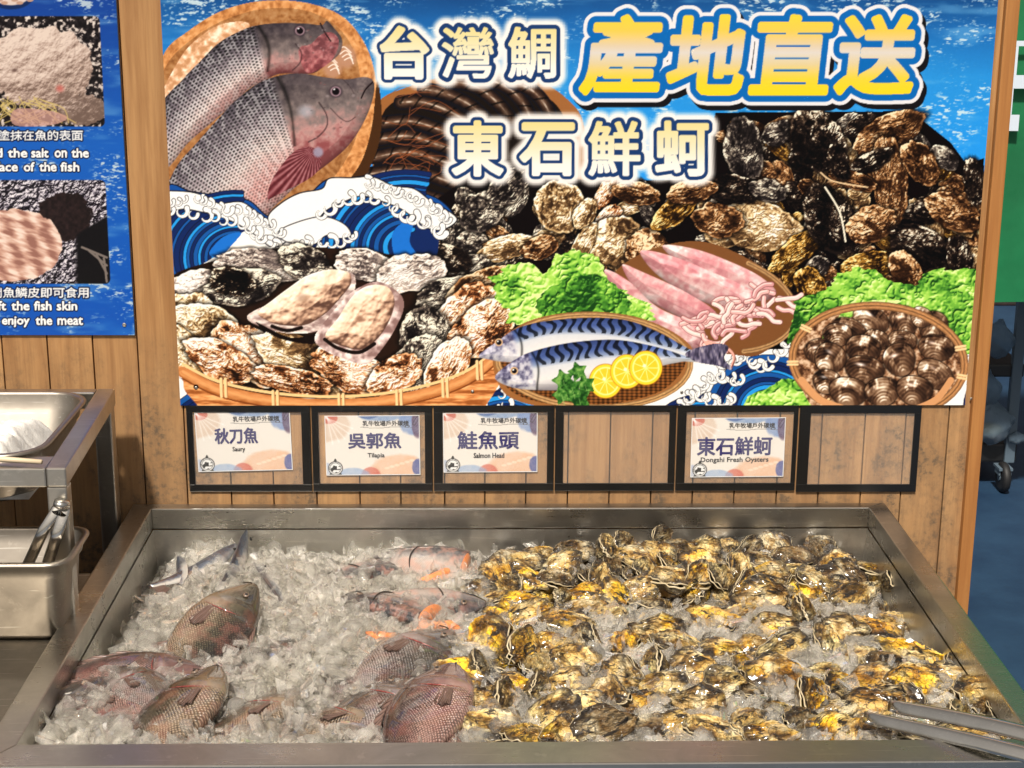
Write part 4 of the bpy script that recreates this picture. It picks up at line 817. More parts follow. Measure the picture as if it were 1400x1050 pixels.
# ---- loose clear chips
m = N('ice_chip'); gl = m.n('BsdfGlass', i_Color=(1., 1., .99), i_Roughness=.045, i_IOR=1.31); tr = m.n('BsdfTransparent', i_Color=(1., .995, .98)); df = m.n('BsdfTranslucent', i_Color=(.95, .92, .86)); d2 = m.n('BsdfDiffuse', i_Color=(.93, .90, .85))
a = m.n('MixShader', i_0=.42, i_1=gl.outputs[0], i_2=tr.outputs[0]); c = m.n('MixShader', i_0=.5, i_1=df.outputs[0], i_2=d2.outputs[0])
nn = m.ramp(m.noise(m.co('Object'), 26, 4, .7), [(.38, .04), (.72, .36)]); e = m.n('MixShader', i_0=nn, i_1=a.outputs[0], i_2=c.outputs[0]); m.t.links.new(e.outputs[0], m.out.inputs[0]); M['ice'] = m.m
def chip_protos():
    rnd = random.Random(8); out = []
    for k in range(10):                                  # jagged flakes
        bm = bmesh.new(); s = (rnd.uniform(.9, 1.8), rnd.uniform(.35, .75), rnd.uniform(.10, .28))
        for q in range(11):
            v = Vector([rnd.gauss(0, 1) for _ in range(3)]).normalized(); bm.verts.new((v.x*s[0], v.y*s[1], v.z*s[2]))
        bmesh.ops.convex_hull(bm, input=bm.verts); bmesh.ops.triangulate(bm, faces=bm.faces); loose = [v for v in bm.verts if not v.link_faces]; bmesh.ops.delete(bm, geom=loose, context='VERTS')
        bm.verts.index_update(); out.append((np.array([v.co[:] for v in bm.verts]), np.array([[v.index for v in f.verts] for f in bm.faces]))); bm.free()
    for k in range(3):                                   # half melted rounded pieces
        bm = bmesh.new(); bmesh.ops.create_cube(bm, size=1.5)
        for v in bm.verts: v.co = Vector((v.co.x*rnd.uniform(.7, 1.3), v.co.y*rnd.uniform(.5, 1.), v.co.z*rnd.uniform(.25, .6)))
        bmesh.ops.subdivide_edges(bm, edges=bm.edges, cuts=1, use_grid_fill=True, smooth=.6)
        for v in bm.verts: v.co += Vector([rnd.uniform(-.09, .09) for _ in range(3)])
        bmesh.ops.triangulate(bm, faces=bm.faces); bm.verts.index_update(); out.append((np.array([v.co[:] for v in bm.verts]), np.array([[v.index for v in f.verts] for f in bm.faces]))); bm.free()
    for k in range(9):                                   # shards of tube ice: bent shell pieces
        n = 5; A = rnd.uniform(1.2, 2.6); L = rnd.uniform(.5, 1.1); v = []; f = []
        for iz, z in enumerate((-L, L)):
            for ir, r in enumerate((.62, .95)):
                for q in range(n): t = -A/2+A*q/(n-1); v.append((r*math.cos(t)-.7+.1*rnd.random(), r*math.sin(t), z*(1+.25*rnd.uniform(-1, 1))))
        idx = lambda iz, ir, q: (iz*2+ir)*n+q
        quads = []
        for q in range(n-1): quads += [(idx(0, 0, q), idx(0, 0, q+1), idx(1, 0, q+1), idx(1, 0, q)), (idx(0, 1, q), idx(1, 1, q), idx(1, 1, q+1), idx(0, 1, q+1)), (idx(0, 0, q), idx(0, 1, q), idx(0, 1, q+1), idx(0, 0, q+1)), (idx(1, 0, q), idx(1, 0, q+1), idx(1, 1, q+1), idx(1, 1, q))]
        for q in (0, n-1): qd = (idx(0, 0, q), idx(1, 0, q), idx(1, 1, q), idx(0, 1, q)); quads.append(qd if q == 0 else qd[::-1])
        out.append((np.array(v), np.array([[a, b_, c_] for a, b_, c_, d_ in quads]+[[a, c_, d_] for a, b_, c_, d_ in quads])))
    return out
PR = chip_protos()
def chips(name, n, where, smin, smax, seed, up=.004):
    rnd = np.random.RandomState(seed); Vs = []; Fs = []; Sm = []; base = 0; k = 0
    while k < n:
        x = rnd.uniform(IL+.012, IR-.012); y = YF+.012+(YB-YF-.024)*rnd.rand()
        px, py = project((x, y, ZR-.07)); p = where(px, py)
        if rnd.rand() > p: continue
        k += 1; pi = rnd.randint(len(PR)); v, f = PR[pi]; Sm.append(np.full(len(f), 10 <= pi < 13)); s = smin*(smax/smin)**(rnd.rand()**1.6)
        R = np.array(Euler((rnd.uniform(0, 6.3), rnd.uniform(0, 6.3), rnd.uniform(0, 6.3))).to_matrix()); q = (v*s)@R.T
        z = H1(x, y)+up+rnd.uniform(-.004, .010)+.3*s; q = q+np.array([x, y, z]); q[:, 0] = np.clip(q[:, 0], IL+.003, IR-.003); q[:, 1] = np.clip(q[:, 1], YF+.003, YB-.003)
        Vs.append(q); Fs.append(f+base); base += len(v)
    me = bpy.data.meshes.new(name); me.from_pydata(np.vstack(Vs).tolist(), [], np.vstack(Fs).tolist()); me.update(); me.polygons.foreach_set('use_smooth', np.concatenate(Sm))
    return kind(link(name, me, M['ice']), 'stuff')
def w_ice(px, py):
    e = 640+30*math.sin(py/40.)
    if px < e: return 1.
    return .08 if py < 830 else .42
chips('ice_chips', 13000, w_ice, .0055, .023, 5)
# ================================================================ oysters
rng = np.random.RandomState(12)
def valve(seed, cup, openness=0.):
    """one shell half lying in the xy plane, hinge at -x; cup>0 bulges up. unit length about 1"""
    r = random.Random(seed); NR, NA = 15, 40; ph = [r.uniform(0, 6.3) for _ in range(6)]; wid = r.uniform(.40, .60); bend = r.uniform(-.25, .25); rip = r.uniform(.014, .036); ribs = r.randint(5, 9)
    def out(t):
        c, s = math.cos(t), math.sin(t); q = .5*(1+.07*math.sin(3*t+ph[0])+.05*math.sin(5*t+ph[1])+.03*math.sin(9*t+ph[2])+.02*math.sin(17*t+ph[3]))
        x = c*q; w_ = wid*(1-.34*max(0, -c)**1.2)*(1+.12*c); return x, s*q*w_*1.25+bend*(x*x-.1)
    b = MB(); uvs = []
    for side in (0, 1):
        for i in range(NR):
            rr = (i/(NR-1))
            for k in range(NA):
                t = 2*math.pi*k/NA; x, y = out(t); cx, cy = -.26, 0
                px, py = cx+(x-cx)*rr, cy+(y-cy)*rr
                st = rr*6+.35*math.sin(2*t+ph[4])+.2*math.sin(5*t+ph[5]); saw = st-math.floor(st)
                z = cup*(1-rr**2.3)+.042*saw*min(1, rr*2)+rip*rr**2*math.sin(ribs*t+ph[0]+2*math.sin(2*t))+.009*math.sin(13*t+rr*9+ph[1])*rr+.007*math.sin(23*t+ph[3]+rr*17)*rr
                jit = .010*math.sin(seed+i*12.9+k*78.2); px += (saw-.5)*.022*(x-cx)+jit*rr*.5; py += (saw-.5)*.022*(y-cy)+jit*rr*.5
                if side: z = z*.86-.035*(1-rr**6)-.022
                b.v.append((px, py, z)); uvs.append((rr, k/NA))
    for side in (0, 1):
        o = side*NR*NA
        for i in range(NR-1):
            for k in range(NA):
                k2 = (k+1) % NA; q = (o+i*NA+k, o+(i+1)*NA+k, o+(i+1)*NA+k2, o+i*NA+k2); b.f.append(q if not side else q[::-1])
    o = (NR-1)*NA
    for k in range(NA): k2 = (k+1) % NA; b.f.append((o+k, o+NR*NA+k, o+NR*NA+k2, o+k2))
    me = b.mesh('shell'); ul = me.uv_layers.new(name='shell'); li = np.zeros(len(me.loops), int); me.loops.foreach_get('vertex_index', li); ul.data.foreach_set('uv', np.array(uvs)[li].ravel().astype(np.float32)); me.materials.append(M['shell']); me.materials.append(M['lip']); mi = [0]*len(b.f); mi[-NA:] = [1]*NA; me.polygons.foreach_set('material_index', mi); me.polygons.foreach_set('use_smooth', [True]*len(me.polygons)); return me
def shell_mat(name, inner=False):
    m = N(name); co = m.co('Object', (1, 1.7, 1), rnd=23.); co2 = m.co('Object', rnd=23.)
    tc = m.n('TexCoord').outputs['Object']; sp = m.n('SeparateXYZ', i_0=tc); dx = m.math('ADD', sp.outputs[0], .26); rad = m.math('SQRT', m.math('ADD', m.math('MULTIPLY', dx, dx), m.math('MULTIPLY', m.math('MULTIPLY', sp.outputs[1], sp.outputs[1]), 2.2)))
    n1 = m.noise(co, 2.6, 5, .58, .5); n2 = m.noise(m.n('Mapping', i_Vector=co2, i_Scale=(.6, 1.5, 1.)).outputs[0], 5.5, 5, .60, .7); n3 = m.noise(co2, 2.0, 3, .5)
    us = m.n('SeparateXYZ', i_0=m.n('UVMap', uv_map='shell').outputs[0]); rr = us.outputs[0]; stv = m.n('CombineXYZ', i_0=m.math('MULTIPLY', rr, 2.2), i_1=m.math('MULTIPLY', us.outputs[1], 26.), i_2=m.math('MULTIPLY', m.n('ObjectInfo').outputs['Random'], 30.)); streak = m.noise(stv.outputs[0], 1., 3, .55)
    lay = m.math('FRACT', m.math('ADD', m.math('MULTIPLY', rr, 6.), m.math('MULTIPLY', n1, 2.)))
    oc = m.n('ObjectInfo').outputs['Color']
    c = m.ramp(n1, [(.33, (.030, .018, .009)), (.42, (.26, .15, .045)), (.49, (.62, .44, .19)), (.60, (.88, .78, .54))])
    gold = m.mix(1., c, oc, 'MULTIPLY'); c = m.mix(m.ramp(n3, [(.42, .25), (.56, 1.)]), c, gold)
    c = m.mix(m.ramp(n2, [(.56, 0.), (.61, .97)]), c, (.014, .010, .008)); c = m.mix(m.ramp(lay, [(.84, 0.), (.97, .8)]), c, (.040, .026, .014))
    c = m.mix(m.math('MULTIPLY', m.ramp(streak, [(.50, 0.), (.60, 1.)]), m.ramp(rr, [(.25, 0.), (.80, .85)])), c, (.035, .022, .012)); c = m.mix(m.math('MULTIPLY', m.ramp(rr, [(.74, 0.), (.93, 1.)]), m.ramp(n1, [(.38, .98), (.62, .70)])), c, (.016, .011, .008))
    c = m.mix(m.ramp(m.noise(co2, 22, 3, .6), [(.64, 0.), (.70, .7)]), c, (.82, .76, .62))
    h = m.math('ADD', m.math('MULTIPLY', n2, .8), m.math('MULTIPLY', lay, .5))
    return m.done(Base_Color=c, Roughness=m.ramp(n2, [(.3, .30), (.7, .55)]), Normal=m.bump(h, .9, .026), Coat_Weight=.6, Coat_Roughness=.12)
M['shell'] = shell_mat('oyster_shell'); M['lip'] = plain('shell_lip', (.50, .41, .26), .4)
UPV = [valve(100+k, .17) for k in range(7)]; LOV = [valve(100+k, .25) for k in range(7)]
TONES = {'golden yellow': (1.45, 1.05, .09), 'mustard brown': (1.15, .82, .18), 'cream': (1.10, .98, .64), 'mottled brown': (.92, .72, .36), 'dark brown': (.34, .27, .20), 'grey': (.80, .76, .70)}
# pixel list of the oysters that stand out: centre, length in mm, heading, pose, tone
OY = [(1155, 738, 120, 72, 'edge', 'mottled brown'), (1170, 756, 88, 25, 'tilt', 'cream'), (1185, 778, 92, 8, 'flat', 'mustard brown'), (1166, 812, 90, 20, 'tilt', 'cream'), (1222, 792, 76, 80, 'edge', 'mottled brown'), (1196, 800, 66, 95, 'flat', 'cream'),
      (1082, 758, 74, 10, 'tilt', 'dark brown'), (1090, 778, 66, 5, 'flat', 'cream'), (1118, 790, 78, -30, 'flat', 'cream'), (1010, 770, 66, 70, 'tilt', 'cream'), (1040, 764, 80, 20, 'flat', 'dark brown'), (1040, 812, 92, -10, 'edge', 'mottled brown'),
      (905, 730, 56, 60, 'edge', 'dark brown'), (900, 752, 70, -40, 'tilt', 'cream'), (930, 750, 76, 30, 'tilt', 'dark brown'), (958, 768, 84, -60, 'flat', 'mustard brown'), (985, 785, 70, 80, 'tilt', 'cream'), (925, 790, 100, -12, 'flat', 'mottled brown'),
      (873, 802, 84, 10, 'tilt', 'cream'), (835, 748, 84, 80, 'tilt', 'cream'), (852, 738, 60, 60, 'edge', 'grey'), (784, 750, 74, 15, 'tilt', 'dark brown'), (740, 756, 74, 30, 'flat', 'mustard brown'), (715, 765, 68, 10, 'tilt', 'cream'), (722, 790, 64, -10, 'tilt', 'golden yellow'),
      (760, 790, 76, 35, 'flat', 'dark brown'), (697, 800, 72, -60, 'edge', 'cream'), (652, 802, 64, 10, 'tilt', 'dark brown'), (676, 815, 56, 30, 'flat', 'mottled brown'), (712, 822, 78, 5, 'tilt', 'golden yellow'), (676, 838, 58, 70, 'flat', 'golden yellow'), (724, 838, 76, 25, 'tilt', 'golden yellow'),
      (775, 850, 92, -5, 'flat', 'mustard brown'), (800, 830, 74, 5, 'tilt', 'mottled brown'), (832, 838, 66, -10, 'flat', 'cream'), (670, 868, 104, -70, 'edge', 'golden yellow'), (694, 868, 60, 20, 'flat', 'grey'), (715, 885, 96, 70, 'edge', 'mustard brown'), (752, 876, 68, 10, 'tilt', 'mustard brown'),
      (738, 908, 70, 70, 'tilt', 'cream'), (785, 900, 82, 30, 'tilt', 'cream'), (628, 920, 96, -40, 'tilt', 'golden yellow'), (655, 905, 60, 80, 'edge', 'dark brown'), (700, 936, 76, -25, 'tilt', 'golden yellow'), (774, 930, 66, 15, 'tilt', 'cream'), (650, 958, 70, 30, 'edge', 'mustard brown'),
      (672, 990, 90, -5, 'flat', 'cream'), (755, 975, 84, 22, 'tilt', 'cream'), (825, 990, 98, 30, 'edge', 'dark brown'), (775, 1004, 74, 25, 'tilt', 'golden yellow'), (720, 1004, 76, 25, 'flat', 'mustard brown'), (832, 945, 92, -70, 'tilt', 'mottled brown'), (850, 920, 80, -50, 'edge', 'mottled brown'),
      (885, 990, 66, 10, 'flat', 'dark brown'), (900, 862, 88, 15, 'edge', 'golden yellow'), (925, 878, 90, -8, 'flat', 'cream'), (975, 845, 96, -22, 'tilt', 'mustard brown'), (955, 842, 60, -20, 'flat', 'cream'), (905, 938, 88, -35, 'tilt', 'cream'), (945, 915, 84, 10, 'tilt', 'mottled brown'), (985, 885, 70, -25, 'flat', 'golden yellow'),
      (1028, 880, 60, 10, 'tilt', 'mustard brown'), (1070, 882, 82, 0, 'edge', 'cream'), (990, 928, 62, 12, 'edge', 'cream'), (1060, 918, 90, 15, 'tilt', 'mustard brown'), (955, 960, 76, -20, 'edge', 'mustard brown'), (980, 1000, 96, -4, 'flat', 'cream'), (1080, 800, 50, 60, 'tilt', 'golden yellow'),
      (1100, 830, 76, 85, 'edge', 'mottled brown'), (1155, 855, 82, -40, 'edge', 'cream'), (1185, 860, 108, -6, 'flat', 'mustard brown'), (1220, 848, 80, -10, 'flat', 'mottled brown'), (1250, 855, 60, 50, 'tilt', 'dark brown'), (1245, 895, 118, -12, 'flat', 'golden yellow'), (1250, 930, 104, 20, 'tilt', 'golden yellow'),
      (1190, 930, 88, 5, 'tilt', 'mustard brown'), (1195, 960, 84, -12, 'edge', 'mottled brown'), (1125, 915, 56, 10, 'flat', 'cream'), (1135, 875, 82, 80, 'tilt', 'cream'), (1100, 985, 70, 30, 'tilt', 'dark brown'), (1140, 1000, 84, 25, 'tilt', 'golden yellow'), (1145, 968, 64, 20, 'tilt', 'cream'),
      (1290, 880, 82, 60, 'flat', 'mottled brown'), (1320, 905, 70, 30, 'tilt', 'mottled brown'), (1342, 950, 96, 30, 'tilt', 'mustard brown'), (1302, 950, 64, 40, 'flat', 'cream'), (1366, 968, 54, 80, 'tilt', 'mustard brown'), (1200, 995, 82, -30, 'flat', 'mottled brown'), (1330, 1003, 90, -5, 'flat', 'cream'), (1340, 925, 76, 0, 'flat', 'dark brown'),
      (1286, 850, 66, 70, 'tilt', 'mottled brown'), (1262, 1003, 84, 10, 'flat', 'cream'), (1020, 980, 66, 60, 'flat', 'mottled brown'), (1055, 1003, 78, 12, 'tilt', 'mustard brown')]
tn = list(TONES)
def poly_in(x, y, P):
    r = False
    for (a, b_), (c_, d) in zip(P, P[1:]+P[:1]):
        if (b_ > y) != (d > y) and x < (c_-a)*(y-b_)/(d-b_)+a: r = not r
    return r
REG = [(700, 748), (780, 742), (860, 735), (1000, 745), (1180, 745), (1235, 800), (1280, 850), (1330, 910), (1372, 985), (1340, 1003), (860, 1003), (690, 1000), (645, 975), (618, 905), (655, 855), (650, 800)]
R_ = random.Random(77); fillers = []
for _ in range(4000):
    x, y = R_.uniform(620, 1375), R_.uniform(735, 1003)
    if not poly_in(x, y, REG): continue
    dmin = min(math.hypot(x-o[0], (y-o[1])*1.6) for o in OY+fillers); need = 29 if y < 810 else (38 if x < 800 or x > 1130 else 43)
    if dmin < need: continue
    fillers.append((x, y, R_.uniform(58, 88), R_.uniform(-80, 90), R_.choice(['flat', 'tilt', 'tilt', 'edge']), R_.choice(['mustard brown', 'golden yellow', 'cream', 'mottled brown', 'cream', 'dark brown', 'grey', 'golden yellow'])))
    if len(OY)+len(fillers) >= 205: break
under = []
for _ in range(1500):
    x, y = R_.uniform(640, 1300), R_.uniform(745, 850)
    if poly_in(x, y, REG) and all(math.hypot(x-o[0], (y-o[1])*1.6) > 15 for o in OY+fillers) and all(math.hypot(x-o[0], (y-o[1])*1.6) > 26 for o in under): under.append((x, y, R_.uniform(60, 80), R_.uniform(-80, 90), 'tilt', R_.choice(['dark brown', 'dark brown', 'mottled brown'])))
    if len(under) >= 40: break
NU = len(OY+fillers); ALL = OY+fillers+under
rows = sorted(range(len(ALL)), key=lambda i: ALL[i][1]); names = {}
edges = [0, 760, 785, 812, 840, 870, 900, 930, 960, 985, 2000]
rown = ['back row', 'second row from the back', 'third row from the back', 'fourth row from the back', 'fifth row from the back', 'sixth row from the back', 'fifth row from the front', 'third row from the front', 'second row from the front', 'front row']
rown[6] = 'fourth row from the front'
ORD = ['first', 'second', 'third', 'fourth', 'fifth', 'sixth', 'seventh', 'eighth', 'ninth', 'tenth', 'eleventh', 'twelfth', 'thirteenth', 'fourteenth', 'fifteenth', 'sixteenth', 'seventeenth', 'eighteenth', 'nineteenth', 'twentieth', 'twenty-first', 'twenty-second', 'twenty-third', 'twenty-fourth', 'twenty-fifth', 'twenty-sixth', 'twenty-seventh', 'twenty-eighth', 'twenty-ninth', 'thirtieth']
for q in range(10):
    ids = sorted([i for i in range(len(ALL)) if edges[q] <= ALL[i][1] < edges[q+1]], key=lambda i: ALL[i][0])
    for k, i in enumerate(ids):
        pose = {'flat': 'lying flat', 'tilt': 'tilted', 'edge': 'standing on edge'}[ALL[i][4]]
        names[i] = f'{ALL[i][5]} oyster {pose}, {ORD[k]} from left in {rown[q]}' if k <= len(ids)//2 else f'{ALL[i][5]} oyster {pose}, {ORD[len(ids)-1-k]} from right in {rown[q]}'
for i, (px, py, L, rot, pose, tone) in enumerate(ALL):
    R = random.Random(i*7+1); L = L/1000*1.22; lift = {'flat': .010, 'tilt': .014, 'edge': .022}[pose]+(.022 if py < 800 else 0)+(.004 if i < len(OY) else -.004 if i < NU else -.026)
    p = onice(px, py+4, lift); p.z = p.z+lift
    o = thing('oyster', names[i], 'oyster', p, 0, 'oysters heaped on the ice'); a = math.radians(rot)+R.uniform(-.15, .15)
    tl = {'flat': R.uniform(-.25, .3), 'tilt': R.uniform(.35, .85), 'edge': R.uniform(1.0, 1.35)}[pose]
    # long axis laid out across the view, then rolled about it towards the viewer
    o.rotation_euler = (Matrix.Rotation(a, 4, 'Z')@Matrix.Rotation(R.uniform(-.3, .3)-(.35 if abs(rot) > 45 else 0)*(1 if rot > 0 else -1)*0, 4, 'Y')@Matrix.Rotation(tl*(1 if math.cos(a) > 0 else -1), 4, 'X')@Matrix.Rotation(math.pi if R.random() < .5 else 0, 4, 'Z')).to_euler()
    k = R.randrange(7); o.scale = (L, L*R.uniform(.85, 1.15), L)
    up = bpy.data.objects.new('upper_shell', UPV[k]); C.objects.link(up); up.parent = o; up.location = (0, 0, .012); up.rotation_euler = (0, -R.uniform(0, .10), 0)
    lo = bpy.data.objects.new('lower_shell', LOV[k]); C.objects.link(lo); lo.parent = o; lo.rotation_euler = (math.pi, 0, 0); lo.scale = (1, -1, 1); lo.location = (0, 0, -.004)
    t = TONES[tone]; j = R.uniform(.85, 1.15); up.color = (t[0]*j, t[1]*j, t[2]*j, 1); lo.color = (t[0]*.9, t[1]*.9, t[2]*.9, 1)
# a few big clear lumps between them
def lump(px, py, s, label, seed):
    r = random.Random(seed); bm = bmesh.new(); bmesh.ops.create_cube(bm, size=1)
    bmesh.ops.subdivide_edges(bm, edges=bm.edges, cuts=2, use_grid_fill=True)
    for v in bm.verts: v.co = Vector((v.co.x*1.25, v.co.y*.9, v.co.z*.8))+Vector([r.uniform(-.11, .11) for _ in range(3)])
    me = bpy.data.meshes.new('ice_lump'); bm.to_mesh(me); bm.free(); p = onice(px, py, .02); o = link('ice_lump', me, M['ice']); o.location = p+Vector((0, 0, .02)); o.scale = (s, s, s); o.rotation_euler = (r.uniform(-.4, .4), r.uniform(-.4, .4), r.uniform(0, 3)); tag(o, label, 'ice')
lump(1055, 848, .048, 'large clear ice lump in the middle of the oysters', 3); lump(1180, 885, .034, 'clear ice lump beside the big yellow oysters on the right', 4); lump(700, 955, .032, 'clear ice lump among the yellow oysters at lower centre', 5)
lump(905, 905, .036, 'clear ice lump in the gap at the centre of the oyster heap', 6); lump(1110, 940, .038, 'clear ice lump near the front right of the oyster heap', 9)

# ================================================================ fish
def scale_mat(name, back, mid, belly, red=(.40, .13, .10), redamt=.3, scales=1.):
    m = N(name); uv = m.n('UVMap', uv_map='body').outputs[0]; s = m.n('SeparateXYZ', i_0=uv)
    w1 = m.noise(m.co('Object', rnd=9.), 22, 5, .65); t = m.math('ADD', s.outputs[1], m.math('MULTIPLY', m.math('SUBTRACT', w1, .5), .55))
    c = m.ramp(t, [(.16, back), (.42, mid), (.70, belly), (.95, tuple(x*.9 for x in belly))])
    map_ = m.n('Mapping', i_Vector=uv, i_Scale=(66., 31., 1.), i_Rotation=(0, 0, math.radians(45))); v = m.n('TexVoronoi', i_Vector=map_.outputs[0], i_Scale=1., i_Randomness=.28)
    d = m.ramp(v.outputs['Distance'], [(.25, 0.), (.55, 1.)]); body = m.ramp(s.outputs[0], [(.68, 1.), (.73, 0.)]); dd = m.math('MULTIPLY', m.math('MULTIPLY', d, body), scales)
    c = m.mix(m.math('MULTIPLY', dd, m.ramp(m.noise(m.co('Object', rnd=7.), 8, 4, .6), [(.35, .45), (.65, .95)])), c, tuple(x*.30 for x in back)); c2 = m.ramp(v.outputs['Distance'], [(.0, 1.), (.22, 0.)])
    c = m.mix(m.math('MULTIPLY', m.math('MULTIPLY', c2, body), .25), c, (.62, .58, .46))
    rb = m.ramp(m.noise(m.co('Object', rnd=5.), 9, 4, .6), [(.46, 0.), (.62, 1.)]); c = m.mix(m.math('MULTIPLY', rb, redamt), c, red)
    hd = m.ramp(s.outputs[0], [(.68, 0.), (.78, .75)]); c = m.mix(hd, c, m.mix(m.ramp(m.noise(m.co('Object', rnd=3.), 14, 5, .7), [(.35, 0.), (.65, 1.)]), tuple(x*.8 for x in back), tuple(x*.75 for x in mid)))
    bp = m.bump(m.math('ADD', m.math('MULTIPLY', dd, -1.), m.math('MULTIPLY', w1, .5)), .9, .0016)
    return m.done(Base_Color=c, Roughness=.24, Normal=bp, Coat_Weight=1., Coat_Roughness=.05, Specular_IOR_Level=.6, Subsurface_Weight=.0)
M['tilapia'] = scale_mat('tilapia_skin', (.022, .018, .017), (.105, .088, .080), (.36, .30, .28), redamt=.16); M['tilapia_pink'] = scale_mat('pink_tilapia_skin', (.040, .018, .018), (.15, .085, .078), (.42, .25, .21), (.24, .07, .06), .36)
M['tilapia_olive'] = scale_mat('olive_tilapia_skin', (.016, .013, .008), (.090, .076, .048), (.34, .25, .17), redamt=.22)
M['salmon'] = scale_mat('salmon_skin', (.022, .022, .028), (.17, .155, .155), (.50, .42, .37), (.55, .26, .19), .45, .5); M['saury'] = scale_mat('saury_skin', (.010, .014, .028), (.09, .115, .16), (.52, .50, .47), (.60, .30, .12), .15, 0.)
m = N('fin'); uv = m.n('UVMap', uv_map='body').outputs[0]; s = m.n('SeparateXYZ', i_0=uv); ry = m.math('ABSOLUTE', m.math('SINE', m.math('MULTIPLY', s.outputs[1], 44.)))
M['fin'] = m.done(Alpha=.72, Base_Color=m.mix(ry, (.06, .035, .030), (.26, .16, .13)), Roughness=.35, Normal=m.bump(ry, .6, .002), Coat_Weight=.4, Coat_Roughness=.15)
M['flesh'] = (lambda m: m.done(Base_Color=m.ramp(m.noise(m.co('Object', (1, 5, 1)), 40, 3), [(.3, (.66, .16, .045)), (.7, (.86, .38, .16))]), Roughness=.3, Coat_Weight=.5, Coat_Roughness=.15))(N('orange_flesh'))
M['gill'] = (lambda m: m.done(Base_Color=m.ramp(m.noise(m.co('Object'), 60, 4), [(.35, (.10, .014, .014)), (.65, (.30, .06, .05))]), Roughness=.2, Coat_Weight=.8))(N('red_gill'))
M['eye_ring'] = plain('eye_ring', (.16, .11, .08), .2, Coat_Weight=1.); M['pupil'] = plain('pupil', (.004, .004, .005), .06, Coat_Weight=1.)
def body_mesh(prof, thick, bend=0., name='body', ns=44, nr=26, wob=.012, seed=0):
    """prof: (s, dorsal, ventral) with s from tail 0 to snout 1; unit length; lies in xy, thickness along z"""
    s = np.linspace(.0, 1, ns); P = np.array(prof); D = np.interp(s, P[:, 0], P[:, 1]); Vn = np.interp(s, P[:, 0], P[:, 2])
    k = np.ones(5)/5
    Dp = np.convolve(np.pad(D, 2, 'edge'), k, 'valid'); Vp = np.convolve(np.pad(Vn, 2, 'edge'), k, 'valid'); Dp[0], Dp[-1] = D[0], D[-1]; Vp[0], Vp[-1] = Vn[0], Vn[-1]
    b = MB(); uvs = []; r = np.random.RandomState(seed); ph = r.rand(4)*6
    for i in range(ns):
        c = (Dp[i]-Vp[i])/2; h = (Dp[i]+Vp[i])/2; T = thick*min(1., (h/.17))**.85*(.55+.45*math.sin(math.pi*min(1, s[i]**.8)))
        if s[i] > .72: T *= 1.0-(s[i]-.72)*.6
        for q in range(nr):
            a = 2*math.pi*q/nr; ca, sa = math.cos(a), math.sin(a); y = c+h*ca; z = T*math.copysign(abs(sa)**.8, sa)
            z += wob*thick*6*math.sin(s[i]*9+ph[0])*math.sin(a*2+ph[1])*.3
            if .690 < s[i] < .725: z *= .90; 
            b.v.append((s[i]-.5, y+bend*(s[i]-.5)**2, z)); uvs.append((s[i], (1-ca)/2))
    for i in range(ns-1):
        for q in range(nr): q2 = (q+1) % nr; b.f.append((i*nr+q, (i+1)*nr+q, (i+1)*nr+q2, i*nr+q2))
    b.f.append(tuple(range(nr))); b.f.append(tuple(range((ns-1)*nr, ns*nr))[::-1])
    me = b.mesh(name); u = me.uv_layers.new(name='body')
    li = np.zeros(len(me.loops), int); me.loops.foreach_get('vertex_index', li); u.data.foreach_set('uv', np.array(uvs)[li].ravel().astype(np.float32)); me.polygons.foreach_set('use_smooth', [True]*len(me.polygons)); return me
def fin_mesh(root, tip, n=14, t=.004, name='fin', wave=.008):
    """root and tip are polylines; rays run from one to the other"""
    b = MB(); uvs = []; R = cr(root, 6, False); T = cr(tip, 6, False)
    ri = [np.array([np.interp(k/(n-1)*(len(A)-1), range(len(A)), A[:, c]) for c in range(2)]) for k in range(n) for A in (R,)]
    ti = [np.array([np.interp(k/(n-1)*(len(A)-1), range(len(A)), A[:, c]) for c in range(2)]) for k in range(n) for A in (T,)]
    for side in (1, -1):
        for k in range(n):
            for j in range(4):
                q = j/3; p = ri[k]*(1-q)+ti[k]*q; b.v.append((p[0], p[1], side*t*(1-.8*q)+wave*math.sin(k*1.3+q*3)*q)); uvs.append((q, k/(n-1)))
    for side in (0, 1):
        o = side*n*4
        for k in range(n-1):
            for j in range(3): f = (o+k*4+j, o+(k+1)*4+j, o+(k+1)*4+j+1, o+k*4+j+1); b.f.append(f if side else f[::-1])
    m_ = n*4
    for k in range(n-1): b.f.append((k*4+3, (k+1)*4+3, m_+(k+1)*4+3, m_+k*4+3))
    me = b.mesh(name); u = me.uv_layers.new(name='body'); li = np.zeros(len(me.loops), int); me.loops.foreach_get('vertex_index', li); u.data.foreach_set('uv', np.array(uvs)[li].ravel().astype(np.float32)); me.polygons.foreach_set('use_smooth', [True]*len(me.polygons)); return me
TIL = [(0, .062, .062), (.08, .070, .070), (.2, .12, .12), (.35, .185, .165), (.5, .225, .195), (.65, .225, .20), (.78, .185, .175), (.88, .125, .125), (.95, .072, .075), (1, .022, .026)]
SAL = [(0, .20, .19), (.1, .225, .20), (.3, .225, .20), (.5, .205, .185), (.7, .165, .15), (.85, .115, .11), (.95, .065, .07), (1, .025, .03)]
SAU = [(0, .016, .016), (.1, .030, .028), (.3, .055, .052), (.6, .070, .066), (.8, .062, .060), (.92, .035, .035), (1, .006, .008)]
til_m = body_mesh(TIL, .085, .10); sal_m = body_mesh(SAL, .105, .05, seed=3); sau_m = body_mesh(SAU, .035, .25, seed=4)
